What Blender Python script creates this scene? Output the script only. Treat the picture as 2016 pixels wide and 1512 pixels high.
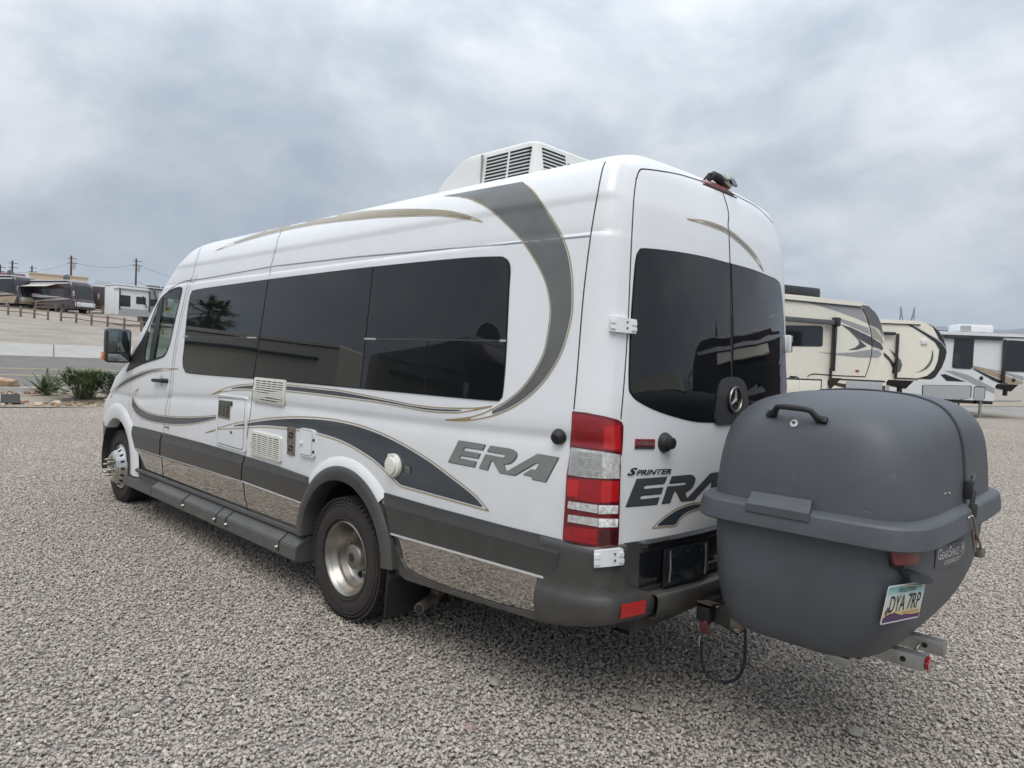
import bpy, bmesh, math, random
import numpy as np
from mathutils import Vector, Matrix
from mathutils.bvhtree import BVHTree

R = math.radians
random.seed(7)
sc = bpy.context.scene
for o in list(bpy.data.objects):
    bpy.data.objects.remove(o)
col = sc.collection

# ------------------------------------------------------------------ camera
PW, PH, FPX = 2016.0, 1512.0, 1380.0
YAW, PITCH, ROLL = R(-45.76), R(-1.7), R(2.3)
CAM = Vector((-1.708, 3.337, 1.603))
_F = Vector((math.cos(YAW) * math.cos(PITCH), math.sin(YAW) * math.cos(PITCH), math.sin(PITCH)))
_R0 = Vector((math.sin(YAW), -math.cos(YAW), 0))
_U0 = _R0.cross(_F)
_R = _R0 * math.cos(ROLL) + _U0 * math.sin(ROLL)
_U = _U0 * math.cos(ROLL) - _R0 * math.sin(ROLL)
cd = bpy.data.cameras.new('camera')
cd.sensor_fit = 'HORIZONTAL'; cd.sensor_width = 36.0
cd.lens = FPX * 36.0 / PW
cd.clip_start = 0.05; cd.clip_end = 30000
cam = bpy.data.objects.new('camera', cd); col.objects.link(cam)
cam.matrix_world = Matrix(((_R.x, _U.x, -_F.x, CAM.x), (_R.y, _U.y, -_F.y, CAM.y), (_R.z, _U.z, -_F.z, CAM.z), (0, 0, 0, 1)))
sc.camera = cam

def ray(px, py):
    return _F + _R * ((px - PW / 2) / FPX) + _U * ((PH / 2 - py) / FPX)
def at(px, py, axis, val):            # where a pixel's ray meets the plane axis = val
    r = ray(px, py); return CAM + r * ((val - CAM[axis]) / r[axis])

# ------------------------------------------------------------------ world
SUN_EL, SUN_AZ = R(58), R(128)        # sun azimuth measured from +X
w = bpy.data.worlds.new('World'); sc.world = w; w.use_nodes = True
nt = w.node_tree; nt.nodes.clear()
def N(tree, typ, **kw):
    n = tree.nodes.new(typ)
    for k, v in kw.items():
        if k.startswith('i_'): n.inputs[k[2:]].default_value = v
        else: setattr(n, k, v)
    return n
L = nt.links.new
wo = N(nt, 'ShaderNodeOutputWorld'); bg = N(nt, 'ShaderNodeBackground'); bg.inputs[1].default_value = 0.1
sky = N(nt, 'ShaderNodeTexSky', sky_type='NISHITA', sun_disc=False, sun_elevation=SUN_EL, sun_rotation=math.pi / 2 - SUN_AZ, dust_density=2.0)
tc = N(nt, 'ShaderNodeTexCoord'); sep = N(nt, 'ShaderNodeSeparateXYZ'); L(tc.outputs['Generated'], sep.inputs[0])
def M(op, a, b=None, c=None, clamp=False, tree=nt):
    n = tree.nodes.new('ShaderNodeMath'); n.operation = op; n.use_clamp = clamp
    for i, v in enumerate((a, b, c)):
        if v is None: continue
        if isinstance(v, (int, float)): n.inputs[i].default_value = v
        else: tree.links.new(v, n.inputs[i])
    return n.outputs[0]
zc_ = M('MAXIMUM', sep.outputs[2], 0.0)
den = M('ADD', zc_, 0.42)
cmb = N(nt, 'ShaderNodeCombineXYZ'); L(M('DIVIDE', sep.outputs[0], den), cmb.inputs[0]); L(M('DIVIDE', sep.outputs[1], den), cmb.inputs[1])
def wnoise(scale, detail, rough, dist, off):
    mp = N(nt, 'ShaderNodeMapping'); mp.inputs[1].default_value = off; L(cmb.outputs[0], mp.inputs[0])
    n = N(nt, 'ShaderNodeTexNoise'); n.inputs['Scale'].default_value = scale; n.inputs['Detail'].default_value = detail
    n.inputs['Roughness'].default_value = rough; n.inputs['Distortion'].default_value = dist; L(mp.outputs[0], n.inputs[0]); return n.outputs['Fac']
n1 = wnoise(1.55, 8, 0.55, 0.45, (3.1, 1.7, 0)); n2 = wnoise(4.6, 8, 0.6, 0.35, (7.7, 4.2, 2)); n3 = wnoise(0.6, 3, 0.5, 0.2, (1.3, 9.2, 5))
mixn = M('ADD', M('ADD', M('MULTIPLY', n1, 0.52), M('MULTIPLY', n2, 0.28)), M('MULTIPLY', n3, 0.20))
ramp = N(nt, 'ShaderNodeValToRGB'); L(mixn, ramp.inputs[0])
e = ramp.color_ramp.elements
e[0].position = 0.40; e[0].color = (4.0, 4.65, 5.5, 1)
e[1].position = 0.61; e[1].color = (7.9, 8.3, 8.8, 1)
m_ = ramp.color_ramp.elements.new(0.50); m_.color = (5.55, 6.1, 6.8, 1)
grad = M('ADD', M('MULTIPLY', M('POWER', zc_, 1.7), 1.6), 0.72)      # overcast sky: brighter overhead
cl = N(nt, 'ShaderNodeVectorMath', operation='SCALE'); L(ramp.outputs[0], cl.inputs[0]); L(grad, cl.inputs['Scale'])
mix = N(nt, 'ShaderNodeMix', data_type='RGBA')
# thin cloud shows a little clear sky low down
haz = M('MULTIPLY', M('SUBTRACT', 1.0, M('MULTIPLY', zc_, 4.5), clamp=True), 0.20)
L(haz, mix.inputs[0]); L(cl.outputs[0], mix.inputs[6])
skys = N(nt, 'ShaderNodeVectorMath', operation='SCALE'); L(sky.outputs[0], skys.inputs[0]); skys.inputs['Scale'].default_value = 0.8
L(skys.outputs[0], mix.inputs[7]); L(mix.outputs[2], bg.inputs[0]); L(bg.outputs[0], wo.inputs[0])

sd = bpy.data.lights.new('sun', 'SUN'); sd.energy = 1.5; sd.angle = R(45); sd.color = (1, .95, .88)
sun = bpy.data.objects.new('sun', sd); col.objects.link(sun)
sdir = Vector((math.cos(SUN_EL) * math.cos(SUN_AZ), math.cos(SUN_EL) * math.sin(SUN_AZ), math.sin(SUN_EL)))
sun.rotation_euler = sdir.to_track_quat('Z', 'Y').to_euler(); sun.location = (0, 0, 30)
sc.view_settings.view_transform = 'Standard'; sc.view_settings.look = 'None'
sc.view_settings.exposure = 0.26; sc.view_settings.gamma = 1.0; sc.view_settings.use_curve_mapping = False
sc.render.engine = 'CYCLES'
sc.cycles.use_denoising = True
sc.cycles.max_bounces = 8; sc.cycles.transparent_max_bounces = 12
sc.cycles.caustics_reflective = False; sc.cycles.caustics_refractive = False

# ------------------------------------------------------------------ materials
MATS = {}
def mat(name, rgb, rough=.5, metal=0., coat=0., var=.06, scale=6., bump=0., bscale=150., spec=.5, rvar=.0, crough=.04):
    if name in MATS: return MATS[name]
    m = bpy.data.materials.new(name); m.use_nodes = True; t = m.node_tree; b = t.nodes['Principled BSDF']
    b.inputs['Roughness'].default_value = rough; b.inputs['Metallic'].default_value = metal
    b.inputs['Coat Weight'].default_value = coat; b.inputs['Coat Roughness'].default_value = crough
    b.inputs['Specular IOR Level'].default_value = spec
    tcn = t.nodes.new('ShaderNodeTexCoord'); n = t.nodes.new('ShaderNodeTexNoise')
    n.inputs['Scale'].default_value = scale; n.inputs['Detail'].default_value = 5; n.inputs['Roughness'].default_value = .6
    t.links.new(tcn.outputs['Object'], n.inputs[0])
    mr = t.nodes.new('ShaderNodeMapRange'); mr.inputs[1].default_value = .3; mr.inputs[2].default_value = .7
    mr.inputs[3].default_value = 1 - var; mr.inputs[4].default_value = 1 + var
    t.links.new(n.outputs[0], mr.inputs[0])
    vm = t.nodes.new('ShaderNodeVectorMath'); vm.operation = 'SCALE'; vm.inputs[0].default_value = rgb
    t.links.new(mr.outputs[0], vm.inputs['Scale']); t.links.new(vm.outputs[0], b.inputs['Base Color'])
    if rvar:
        mr2 = t.nodes.new('ShaderNodeMapRange'); mr2.inputs[1].default_value = .3; mr2.inputs[2].default_value = .7
        mr2.inputs[3].default_value = rough - rvar; mr2.inputs[4].default_value = rough + rvar
        t.links.new(n.outputs[0], mr2.inputs[0]); t.links.new(mr2.outputs[0], b.inputs['Roughness'])
    if bump:
        n2_ = t.nodes.new('ShaderNodeTexNoise'); n2_.inputs['Scale'].default_value = bscale; n2_.inputs['Detail'].default_value = 3
        t.links.new(tcn.outputs['Object'], n2_.inputs[0])
        bp = t.nodes.new('ShaderNodeBump'); bp.inputs['Strength'].default_value = bump; bp.inputs['Distance'].default_value = .004
        t.links.new(n2_.outputs[0], bp.inputs['Height']); t.links.new(bp.outputs[0], b.inputs['Normal'])
    MATS[name] = m; return m
def glassmat(name, tint, rough=.0):
    if name in MATS: return MATS[name]
    m = bpy.data.materials.new(name); m.use_nodes = True; t = m.node_tree; t.nodes.clear()
    o = t.nodes.new('ShaderNodeOutputMaterial'); mx = t.nodes.new('ShaderNodeMixShader'); tr = t.nodes.new('ShaderNodeBsdfTransparent')
    gl = t.nodes.new('ShaderNodeBsdfGlossy'); fr = t.nodes.new('ShaderNodeLayerWeight'); fr.inputs[0].default_value = .5
    gl.inputs['Roughness'].default_value = .01; tr.inputs[0].default_value = tint + (1,)
    fac = M('ADD', M('MULTIPLY', M('POWER', fr.outputs['Facing'], 5.0, tree=t), .9, tree=t), .04, tree=t)
    t.links.new(fac, mx.inputs[0]); t.links.new(tr.outputs[0], mx.inputs[1]); t.links.new(gl.outputs[0], mx.inputs[2])
    t.links.new(mx.outputs[0], o.inputs[0]); MATS[name] = m; return m

def dusty(name, rgb, rough, coat, dust=(.42, .38, .32), amount=.35, z0=.3, z1=1.1, var=.03, metal=0., spec=.5):
    """paint with road dust: more of it low on the body, broken up by noise"""
    if name in MATS: return MATS[name]
    m = mat(name, rgb, rough, metal=metal, coat=coat, var=var, scale=2.5, spec=spec, crough=.22); t = m.node_tree; b = t.nodes['Principled BSDF']
    src = b.inputs['Base Color'].links[0].from_socket
    ge = t.nodes.new('ShaderNodeNewGeometry'); sp = t.nodes.new('ShaderNodeSeparateXYZ'); t.links.new(ge.outputs['Position'], sp.inputs[0])
    mr = t.nodes.new('ShaderNodeMapRange'); mr.inputs[1].default_value = z1; mr.inputs[2].default_value = z0; mr.inputs[3].default_value = .06; mr.inputs[4].default_value = amount
    t.links.new(sp.outputs[2], mr.inputs[0])
    nz = t.nodes.new('ShaderNodeTexNoise'); nz.inputs['Scale'].default_value = 7; nz.inputs['Detail'].default_value = 8; nz.inputs['Roughness'].default_value = .7
    t.links.new(ge.outputs['Position'], nz.inputs[0])
    mu = M('MULTIPLY', mr.outputs[0], nz.outputs[0], tree=t)
    mx = t.nodes.new('ShaderNodeMix'); mx.data_type = 'RGBA'; t.links.new(mu, mx.inputs[0]); t.links.new(src, mx.inputs[6]); mx.inputs[7].default_value = dust + (1,)
    t.links.new(mx.outputs[2], b.inputs['Base Color'])
    ra = M('ADD', M('MULTIPLY', mu, .35, tree=t), rough, tree=t); t.links.new(ra, b.inputs['Roughness'])
    return m

WHITE = dusty('white_paint', (.78, .79, .80), .27, .45, amount=.42, z0=.6, z1=1.5)
CLAD = dusty('grey_cladding', (.025, .026, .027), .36, .15, amount=.30, z0=.3, z1=.9)
BUMP = dusty('bumper_grey', (.025, .0255, .0265), .36, .2, amount=.28)
BLACKPL = dusty('black_plastic', (.012, .013, .015), .45, 0, amount=.25)
GLOSSBLK = mat('gloss_black', (.008, .009, .011), .12, coat=.6, var=.2)
GLASSDK = mat('tinted_glass', (.005, .007, .008), .012, var=.02, spec=.55)
GASKET = mat('rubber_seal', (.008, .008, .009), .6)
GAP = mat('panel_gap', (.010, .011, .012), .8)
CHROME = mat('mirror_steel', (.62, .60, .565), .045, metal=1., var=.02, rvar=.015, scale=3)
STEEL = mat('brushed_steel', (.36, .335, .30), .34, metal=1., var=.2, scale=9, rvar=.08)
CREAM = mat('cream_plastic', (.72, .72, .64), .42, var=.04)
WPLAS = mat('white_plastic', (.74, .75, .75), .35, var=.04)
DKGREY = mat('decal_slate', (.042, .052, .062), .22, coat=.4, var=.10, scale=5)
DKMET = mat('decal_pewter', (.150, .150, .142), .30, metal=.35, coat=.4, var=.16, scale=4)
GOLD = mat('decal_gold', (.40, .30, .145), .35, metal=.25, var=.06)
GOLDBR = mat('decal_bronze', (.30, .245, .16), .32, metal=.3, coat=.3, var=.1)
ERAMET = mat('decal_silver', (.27, .275, .265), .32, metal=.35, coat=.2, var=.06, bump=.05, bscale=400)
DBLACK = mat('decal_black', (.012, .013, .016), .3, coat=.3)
REDLENS = mat('red_lens', (.30, .004, .010), .10, coat=1., var=.25, scale=40)
REDBRIGHT = mat('red_reflector', (.50, .008, .010), .16, coat=1., var=.15, scale=120)
REDDARK = mat('dark_red_lens', (.14, .004, .010), .12, coat=1., var=.2, scale=30)
CLEARL = mat('clear_lens', (.52, .52, .50), .12, coat=1., var=.35, scale=60)
TYRE = mat('tyre_rubber', (.032, .027, .023), .88, var=.2, scale=12, bump=.25, bscale=120)
BOXGREY = mat('box_plastic', (.078, .085, .095), .50, var=.13, scale=4, bump=.22, bscale=420, rvar=.05)
RUBBER = mat('black_rubber', (.014, .014, .015), .6)
ALU = mat('weathered_aluminium', (.42, .42, .40), .42, metal=.85, var=.2, scale=14)
DIRTYSTEEL = mat('dirty_pipe', (.22, .18, .14), .6, metal=.6, var=.3, scale=20)
INTER = mat('cab_trim', (.10, .10, .10), .7)
SEATM = mat('seat_fabric', (.20, .195, .18), .85, var=.1)

# ------------------------------------------------------------------ helpers
def put(o, parent=None, local=False):
    col.objects.link(o)
    if parent is not None:
        o.parent = parent
        if not local:
            if parent.type == 'EMPTY': o.matrix_parent_inverse = Matrix.Translation(-parent.location)
    return o
def tag(o, label=None, cat=None, group=None, kind=None):
    if label: o['label'] = label
    if cat: o['category'] = cat
    if group: o['group'] = group
    if kind: o['kind'] = kind
    return o
def empty(name, loc, label, cat, group=None, rz=0.):
    o = bpy.data.objects.new(name, None); o.location = loc; o.rotation_euler = (0, 0, rz); o.empty_display_size = .2
    col.objects.link(o); return tag(o, label, cat, group)
XF = [Matrix.Identity(4)]            # transform given to everything built while a rotated thing is made
def fin(name, me, m, parent=None, smooth=True, ang=35, local=False):
    me.transform(XF[0])
    for mm in (m if isinstance(m, (list, tuple)) else [m]): me.materials.append(mm)
    if smooth:
        me.polygons.foreach_set('use_smooth', [True] * len(me.polygons))
        me.set_sharp_from_angle(angle=R(ang))
    me.update()
    o = bpy.data.objects.new(name, me)
    return put(o, parent, local)
def pyd(name, v, f, m, parent=None, smooth=True, ang=35, local=False):
    me = bpy.data.meshes.new(name); me.from_pydata([tuple(p) for p in v], [], f); me.update()
    return fin(name, me, m, parent, smooth, ang, local)
def bmo(name, bm, m, parent=None, smooth=True, ang=35, local=False, recalc=True):
    if recalc: bmesh.ops.recalc_face_normals(bm, faces=bm.faces)
    me = bpy.data.meshes.new(name); bm.to_mesh(me); bm.free()
    return fin(name, me, m, parent, smooth, ang, local)
def box_bm(bm, c, s, bev=0., rot=None, segs=2):
    r = bmesh.ops.create_cube(bm, size=1.0); vs = r['verts']
    for v in vs: v.co = Vector((v.co.x * s[0], v.co.y * s[1], v.co.z * s[2]))
    if bev:
        es = list({e for v in vs for e in v.link_edges})
        r2 = bmesh.ops.bevel(bm, geom=es, offset=bev, segments=segs, affect='EDGES', profile=.6)
        vs = list({v for f in r2['faces'] for v in f.verts} | {v for v in vs if v.is_valid})
    mt = Matrix.Translation(Vector(c)) @ (rot.to_4x4() if rot else Matrix.Identity(4))
    for v in vs: v.co = mt @ v.co
    return vs
def box(name, c, s, m, parent=None, bev=.0, rot=None, local=False, segs=2):
    bm = bmesh.new(); box_bm(bm, c, s, bev, rot, segs); return bmo(name, bm, m, parent, local=local)
def tube_bm(bm, pts, rad, seg=10, caps=True):
    pts = [Vector(p) for p in pts]; n = len(pts); rings = []
    rads = rad if isinstance(rad, (list, tuple)) else [rad] * n
    up = Vector((0, 0, 1)); prev = None
    for i, p in enumerate(pts):
        t = (pts[min(i + 1, n - 1)] - pts[max(i - 1, 0)]).normalized()
        if prev is None:
            a = up if abs(t.z) < .9 else Vector((1, 0, 0)); u = t.cross(a).normalized()
        else: u = (prev - t * prev.dot(t)).normalized()
        prev = u; v = t.cross(u)
        rings.append([bm.verts.new(p + (u * math.cos(2 * math.pi * k / seg) + v * math.sin(2 * math.pi * k / seg)) * rads[i]) for k in range(seg)])
    for a, b in zip(rings, rings[1:]):
        for k in range(seg): bm.faces.new((a[k], a[(k + 1) % seg], b[(k + 1) % seg], b[k]))
    if caps:
        bm.faces.new(rings[0][::-1]); bm.faces.new(rings[-1])
def tube(name, pts, rad, m, parent=None, seg=10, local=False):
    bm = bmesh.new(); tube_bm(bm, pts, rad, seg); return bmo(name, bm, m, parent, ang=50, local=local)
def lathe(name, prof, c, m, parent=None, seg=48, axis='y', local=False, sgn=1, ang=35, mats=None):
    """prof = [(radius, along)]"""
    v = []; f = []; n = len(prof)
    for k in range(seg):
        a = 2 * math.pi * k / seg
        for r_, h in prof:
            if axis == 'y': v.append((c[0] + r_ * math.cos(a), c[1] + sgn * h, c[2] + r_ * math.sin(a)))
            elif axis == 'z': v.append((c[0] + r_ * math.cos(a), c[1] + r_ * math.sin(a), c[2] + h))
            else: v.append((c[0] + sgn * h, c[1] + r_ * math.cos(a), c[2] + r_ * math.sin(a)))
    for k in range(seg):
        for i in range(n - 1):
            f.append((k * n + i, k * n + i + 1, ((k + 1) % seg) * n + i + 1, ((k + 1) % seg) * n + i))
    bm = bmesh.new(); me = bpy.data.meshes.new('t'); me.from_pydata(v, [], f); bm.from_mesh(me); bpy.data.meshes.remove(me)
    bmesh.ops.remove_doubles(bm, verts=bm.verts, dist=1e-5)
    return bmo(name, bm, m, parent, ang=ang, local=local)
def cr(pts, n=6, closed=False):
    """Catmull-Rom through points of any dimension"""
    P = [np.array(p, float) for p in pts]; out = []; k = len(P)
    rng = range(k if closed else k - 1)
    for i in rng:
        p0 = P[(i - 1) % k] if closed or i > 0 else 2 * P[0] - P[1]
        p1, p2 = P[i], P[(i + 1) % k]
        p3 = P[(i + 2) % k] if closed or i + 2 < k else 2 * P[-1] - P[-2]
        for j in range(n):
            t = j / n
            out.append(.5 * ((2 * p1) + (-p0 + p2) * t + (2 * p0 - 5 * p1 + 4 * p2 - p3) * t * t + (-p0 + 3 * p1 - 3 * p2 + p3) * t ** 3))
    if not closed: out.append(P[-1])
    return out
def resample(pts, n):
    P = np.array(pts, float); d = np.r_[0, np.cumsum(np.linalg.norm(np.diff(P, axis=0), axis=1))]
    s = np.linspace(0, d[-1], n); return np.stack([np.interp(s, d, P[:, k]) for k in range(P.shape[1])], 1)
def rpoly(pts, r, n=5):
    """polygon with rounded corners (r one value or one per corner)"""
    out = []; k = len(pts)
    for i in range(k):
        p = np.array(pts[i], float); a = np.array(pts[i - 1], float); b = np.array(pts[(i + 1) % k], float)
        rr = r[i] if isinstance(r, (list, tuple)) else r
        da, db = np.linalg.norm(a - p), np.linalg.norm(b - p); q = min(rr, da * .45, db * .45)
        if q < 1e-6: out.append(p); continue
        pa = p + (a - p) / da * q; pb = p + (b - p) / db * q
        for j in range(n + 1):
            t = j / n; out.append((1 - t) ** 2 * pa + 2 * t * (1 - t) * p + t * t * pb)
    return out
class Surf:
    """a built surface that pixels can be carried on to"""
    def __init__(s, bm): s.b = BVHTree.FromBMesh(bm)
    def hit(s, px, py, o=CAM, d=None):
        d = (d or ray(px, py)).normalized()
        loc, n, i, dist = s.b.ray_cast(o, d)
        if loc is None: return None, None
        if n.dot(d) > 0: n = -n
        return loc, n
def patch_bm(surf, poly, off, step=10, thick=0.):
    bm = bmesh.new(); vs = [bm.verts.new((p[0], p[1], 0)) for p in poly]
    f = bm.faces.new(vs); f.normal_update(); bmesh.ops.triangulate(bm, faces=[f])
    xs = [p[0] for p in poly]; ys_ = [p[1] for p in poly]
    for ax, lo, hi in ((0, min(xs), max(xs)), (1, min(ys_), max(ys_))):
        q = lo + step
        while q < hi - step * .3:
            co = Vector((q, 0, 0)) if ax == 0 else Vector((0, q, 0)); no = Vector((1, 0, 0)) if ax == 0 else Vector((0, 1, 0))
            bmesh.ops.bisect_plane(bm, geom=list(bm.verts) + list(bm.edges) + list(bm.faces), plane_co=co, plane_no=no, dist=1e-4)
            q += step
    bad = []; base = {}
    cx_, cy_ = sum(xs) / len(xs), sum(ys_) / len(ys_)
    for v in bm.verts:
        l, n = surf.hit(v.co.x, v.co.y)
        for k in range(1, 25):          # just past the outline: fall back on to the edge
            if l is not None: break
            l, n = surf.hit(v.co.x + (cx_ - v.co.x) * k * .025, v.co.y + (cy_ - v.co.y) * k * .025)
        if l is None: bad.append(v)
        else: base[v] = (l, n)
    if bad: bmesh.ops.delete(bm, geom=bad, context='VERTS')
    for v, (l, n) in base.items():
        if v.is_valid: v.co = l + n * off
    if thick:
        be = [e_ for e_ in bm.edges if len(e_.link_faces) == 1]; mp = {}
        for e_ in be:
            for v in e_.verts:
                if v not in mp: mp[v] = bm.verts.new(base[v][0] + base[v][1] * (off - thick))
        for e_ in be:
            a, b = e_.verts
            try: bm.faces.new((a, b, mp[b], mp[a]))
            except ValueError: pass
    return bm
def patch(name, surf, poly, off, m, parent, step=10, thick=0., ang=35):
    bm = patch_bm(surf, poly, off, step, thick)
    return bmo(name, bm, m, parent, ang=ang)
def ribbon(name, surf, line, width, off, m, parent, step=4.):
    """thin strip laid along a pixel line on a surface; width in metres (one, or one per point)"""
    P = np.array(line, float); ln = np.linalg.norm(np.diff(P, axis=0), axis=1).sum(); n = max(2, int(ln / step) + 1)
    if isinstance(width, (list, tuple)):
        d = np.linspace(0, 1, len(width)); wd = np.interp(np.linspace(0, 1, n), d, width)
    else: wd = [width] * n
    H = [surf.hit(*p) for p in resample(P, n)]; H2 = [(h, ww) for h, ww in zip(H, wd) if h[0] is not None]
    v = []; f = []
    for i, ((l, nn), ww) in enumerate(H2):
        t = H2[min(i + 1, len(H2) - 1)][0][0] - H2[max(i - 1, 0)][0][0]; s = nn.cross(t).normalized()
        v += [l + nn * off + s * ww / 2, l + nn * off - s * ww / 2]
        if i: f.append((2 * i - 2, 2 * i - 1, 2 * i + 1, 2 * i))
    return pyd(name, v, f, m, parent)
def strip(name, surf, up, lo, off, m, parent, rows=4, cond=None):
    """fill between two pixel lines of the same length; None where cond fails"""
    v = []; f = []; idx = {}
    for i, (a, b) in enumerate(zip(up, lo)):
        for r_ in range(rows + 1):
            p = np.array(a) + (np.array(b) - np.array(a)) * r_ / rows; l, n = surf.hit(*p)
            if l is None: continue
            idx[(i, r_)] = len(v); v.append(l + n * off)
    for i in range(len(up) - 1):
        for r_ in range(rows):
            q = [(i, r_), (i, r_ + 1), (i + 1, r_ + 1), (i + 1, r_)]
            if all(k in idx for k in q): f.append([idx[k] for k in q])
    if not f: return None
    bm = bmesh.new(); me = bpy.data.meshes.new('t'); me.from_pydata([tuple(p) for p in v], [], f); bm.from_mesh(me); bpy.data.meshes.remove(me)
    bmesh.ops.remove_doubles(bm, verts=bm.verts, dist=1e-5)
    return bmo(name, bm, m, parent)
def swoosh(surf, upper, lower, fill, line, parent, gap=4.5, lw=.006, off=.0022, n=70, name='decal', tips=True, smooth=True, clip=None):
    """decal: gold outline, white gap, coloured inside. upper and lower run tip to tip"""
    up = resample(cr(upper, 8) if smooth else upper, n); lo = resample(cr(lower, 8) if smooth else lower, n)
    d = lo - up; wdt = np.linalg.norm(d, axis=1); dn = d / np.maximum(wdt, 1e-6)[:, None]
    ok = wdt > 2 * gap + .8
    if clip:
        inn = (up[:, 0] > clip[0]) & (up[:, 0] < clip[1]); ok = ok & inn; ln_ = lambda A: A[(A[:, 0] > clip[0]) & (A[:, 0] < clip[1])]
    else: ln_ = lambda A: A
    root = None
    if ok.any():
        i0, i1 = np.where(ok)[0][[0, -1]]
        a = (up + dn * gap)[i0:i1 + 1]; b = (lo - dn * gap)[i0:i1 + 1]
        root = strip(name, surf, a, b, off, fill, parent)
    sub = root or parent
    if line is not None:
        ribbon('pinstripe', surf, ln_(up), lw, off, line, sub); ribbon('pinstripe', surf, ln_(lo), lw, off, line, sub)
        if tips and not clip:
            for rng in (range(0, n // 2), range(n - 1, n // 2, -1)):
                seg = [i for i in rng if wdt[i] < gap * 1.3]
                k = 0
                while k < len(seg) and seg[k] == list(rng)[k]: k += 1
                seg = seg[:k]
                if len(seg) > 2: strip('pinstripe_tip', surf, up[seg], lo[seg], off + .0004, line, sub, rows=1)
    return root
def text_mesh(s, size=1., shear=0., sx=1., bold=.0, align='LEFT', space=1.):
    c = bpy.data.curves.new('t', 'FONT'); c.body = s; c.size = size; c.shear = shear; c.align_x = align; c.offset = bold; c.space_character = space
    c.resolution_u = 3
    o = bpy.data.objects.new('t', c); col.objects.link(o)
    dg = bpy.context.evaluated_depsgraph_get(); me = bpy.data.meshes.new_from_object(o.evaluated_get(dg))
    bpy.data.objects.remove(o); bpy.data.curves.remove(c)
    for v in me.vertices: v.co.x *= sx
    return me
def text_quad(name, s, quad, m, parent, off=.002, thick=0., surf=None, **kw):
    """lettering fitted into the quad TL, TR, BR, BL: pixels on a surf, or 3-D points when surf is None"""
    me = text_mesh(s, **kw); vs = [v.co.copy() for v in me.vertices]
    x0, x1 = min(v.x for v in vs), max(v.x for v in vs); y0, y1 = min(v.y for v in vs), max(v.y for v in vs)
    q = [Vector(p) if len(p) == 3 else Vector((p[0], p[1], 0)) for p in quad]
    for v in me.vertices:
        a = (v.co.x - x0) / (x1 - x0); b = (v.co.y - y0) / (y1 - y0)
        top = q[0].lerp(q[1], a); bot = q[3].lerp(q[2], a); p = bot.lerp(top, b)
        if surf:
            l, n = surf.hit(p.x, p.y); v.co = (l + n * off) if l else Vector((0, 0, -5))
        else:
            n = (q[1] - q[0]).cross(q[3] - q[0]).normalized()
            if n.dot(CAM - q[0]) < 0: n = -n
            v.co = p + n * off
    if thick:
        bm = bmesh.new(); bm.from_mesh(me); r_ = bmesh.ops.solidify(bm, geom=bm.faces[:], thickness=-thick); bm.to_mesh(me); bm.free()
    me.name = name; me.materials.clear()
    return fin(name, me, m, parent, smooth=False)
# ------------------------------------------------------------------ the van
van = empty('camper_van', (3.4, 0, 0), 'large white high-roof camper van with grey and gold swoosh graphics', 'van')
PZ = [.36, .385, .40, .45, .52, .60, .72, .84, .95, 1.05, 1.15, 1.20, 1.235, 1.255, 1.272, 1.29, 1.31, 1.35, 1.40, 1.46, 1.50, 1.70, 1.90, 2.10, 2.165, 2.18, 2.192, 2.21, 2.23, 2.30, 2.325, 2.34, 2.355, 2.38, 2.44, 2.475, 2.50, 2.522, 2.54, 2.556, 2.57, 2.592, 2.612, 2.630, 2.643]
PY = [.80, .92, .955, .962, .969, .976, .983, .988, .991, .9925, .991, .988, .983, .979, .9795, .986, .989, .9885, .985, .981, .978, .9635, .949, .934, .929, .927, .919, .9185, .917, .905, .9005, .8985, .901, .895, .872, .854, .837, .817, .795, .769, .74, .67, .58, .45, .25]
FZ = [.40, .60, .95, 1.05, 1.15, 1.25, 1.31, 1.40, 1.46, 1.50, 1.80, 2.10, 2.19, 2.30, 2.44, 2.50, 2.54, 2.57, 2.612, 2.643]
FXS = (FZ, [6.66, 6.66, 6.60, 6.58, 6.52, 6.47, 6.42, 6.28, 6.06, 5.92, 5.57, 5.22, 5.14, 5.01, 4.82, 4.74, 4.64, 4.52, 4.2, 3.6])
FXF = (FZ, [7.13, 7.21, 7.16, 7.14, 7.08, 7.00, 6.92, 6.78, 6.60, 6.48, 6.10, 5.70, 5.60, 5.42, 5.16, 5.05, 4.95, 4.82, 4.5, 3.8])
ZC = ([.2, .9, 1.6, 3.2, 3.86, 4.77, 5.5, 6.5], [1.283, 1.266, 1.258, 1.25, 1.23, 1.186, 1.12, 1.12])
def ys(x, z): return float(np.interp(z, PZ, PY)) - .03 * max(0., (1.2 - x) / 1.2) ** 2
def lean(z): return float(np.interp(z, [.8, 1.2, 1.46, 2.16, 2.30, 2.34, 2.44, 2.51, 2.56, 2.60, 2.643], [0, 0, .004, .046, .058, .064, .088, .108, .14, .20, .60]))
def xr(y, z): return -.030 + .088 * (abs(y) / .865) ** 2.4 + lean(z)
def zw(x, z):
    if z < .6:
        zb = float(np.interp(x, [.1, .33, 1.0, 1.4, 6.5], [.49, .41, .365, .345, .345])); z = zb + (z - .36) * (.6 - zb) / .24
    b = max(0., 1 - abs(z - 1.27) / .36); b = b * b * (3 - 2 * b)
    return z + (float(np.interp(x, *ZC)) - 1.267) * b
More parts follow.
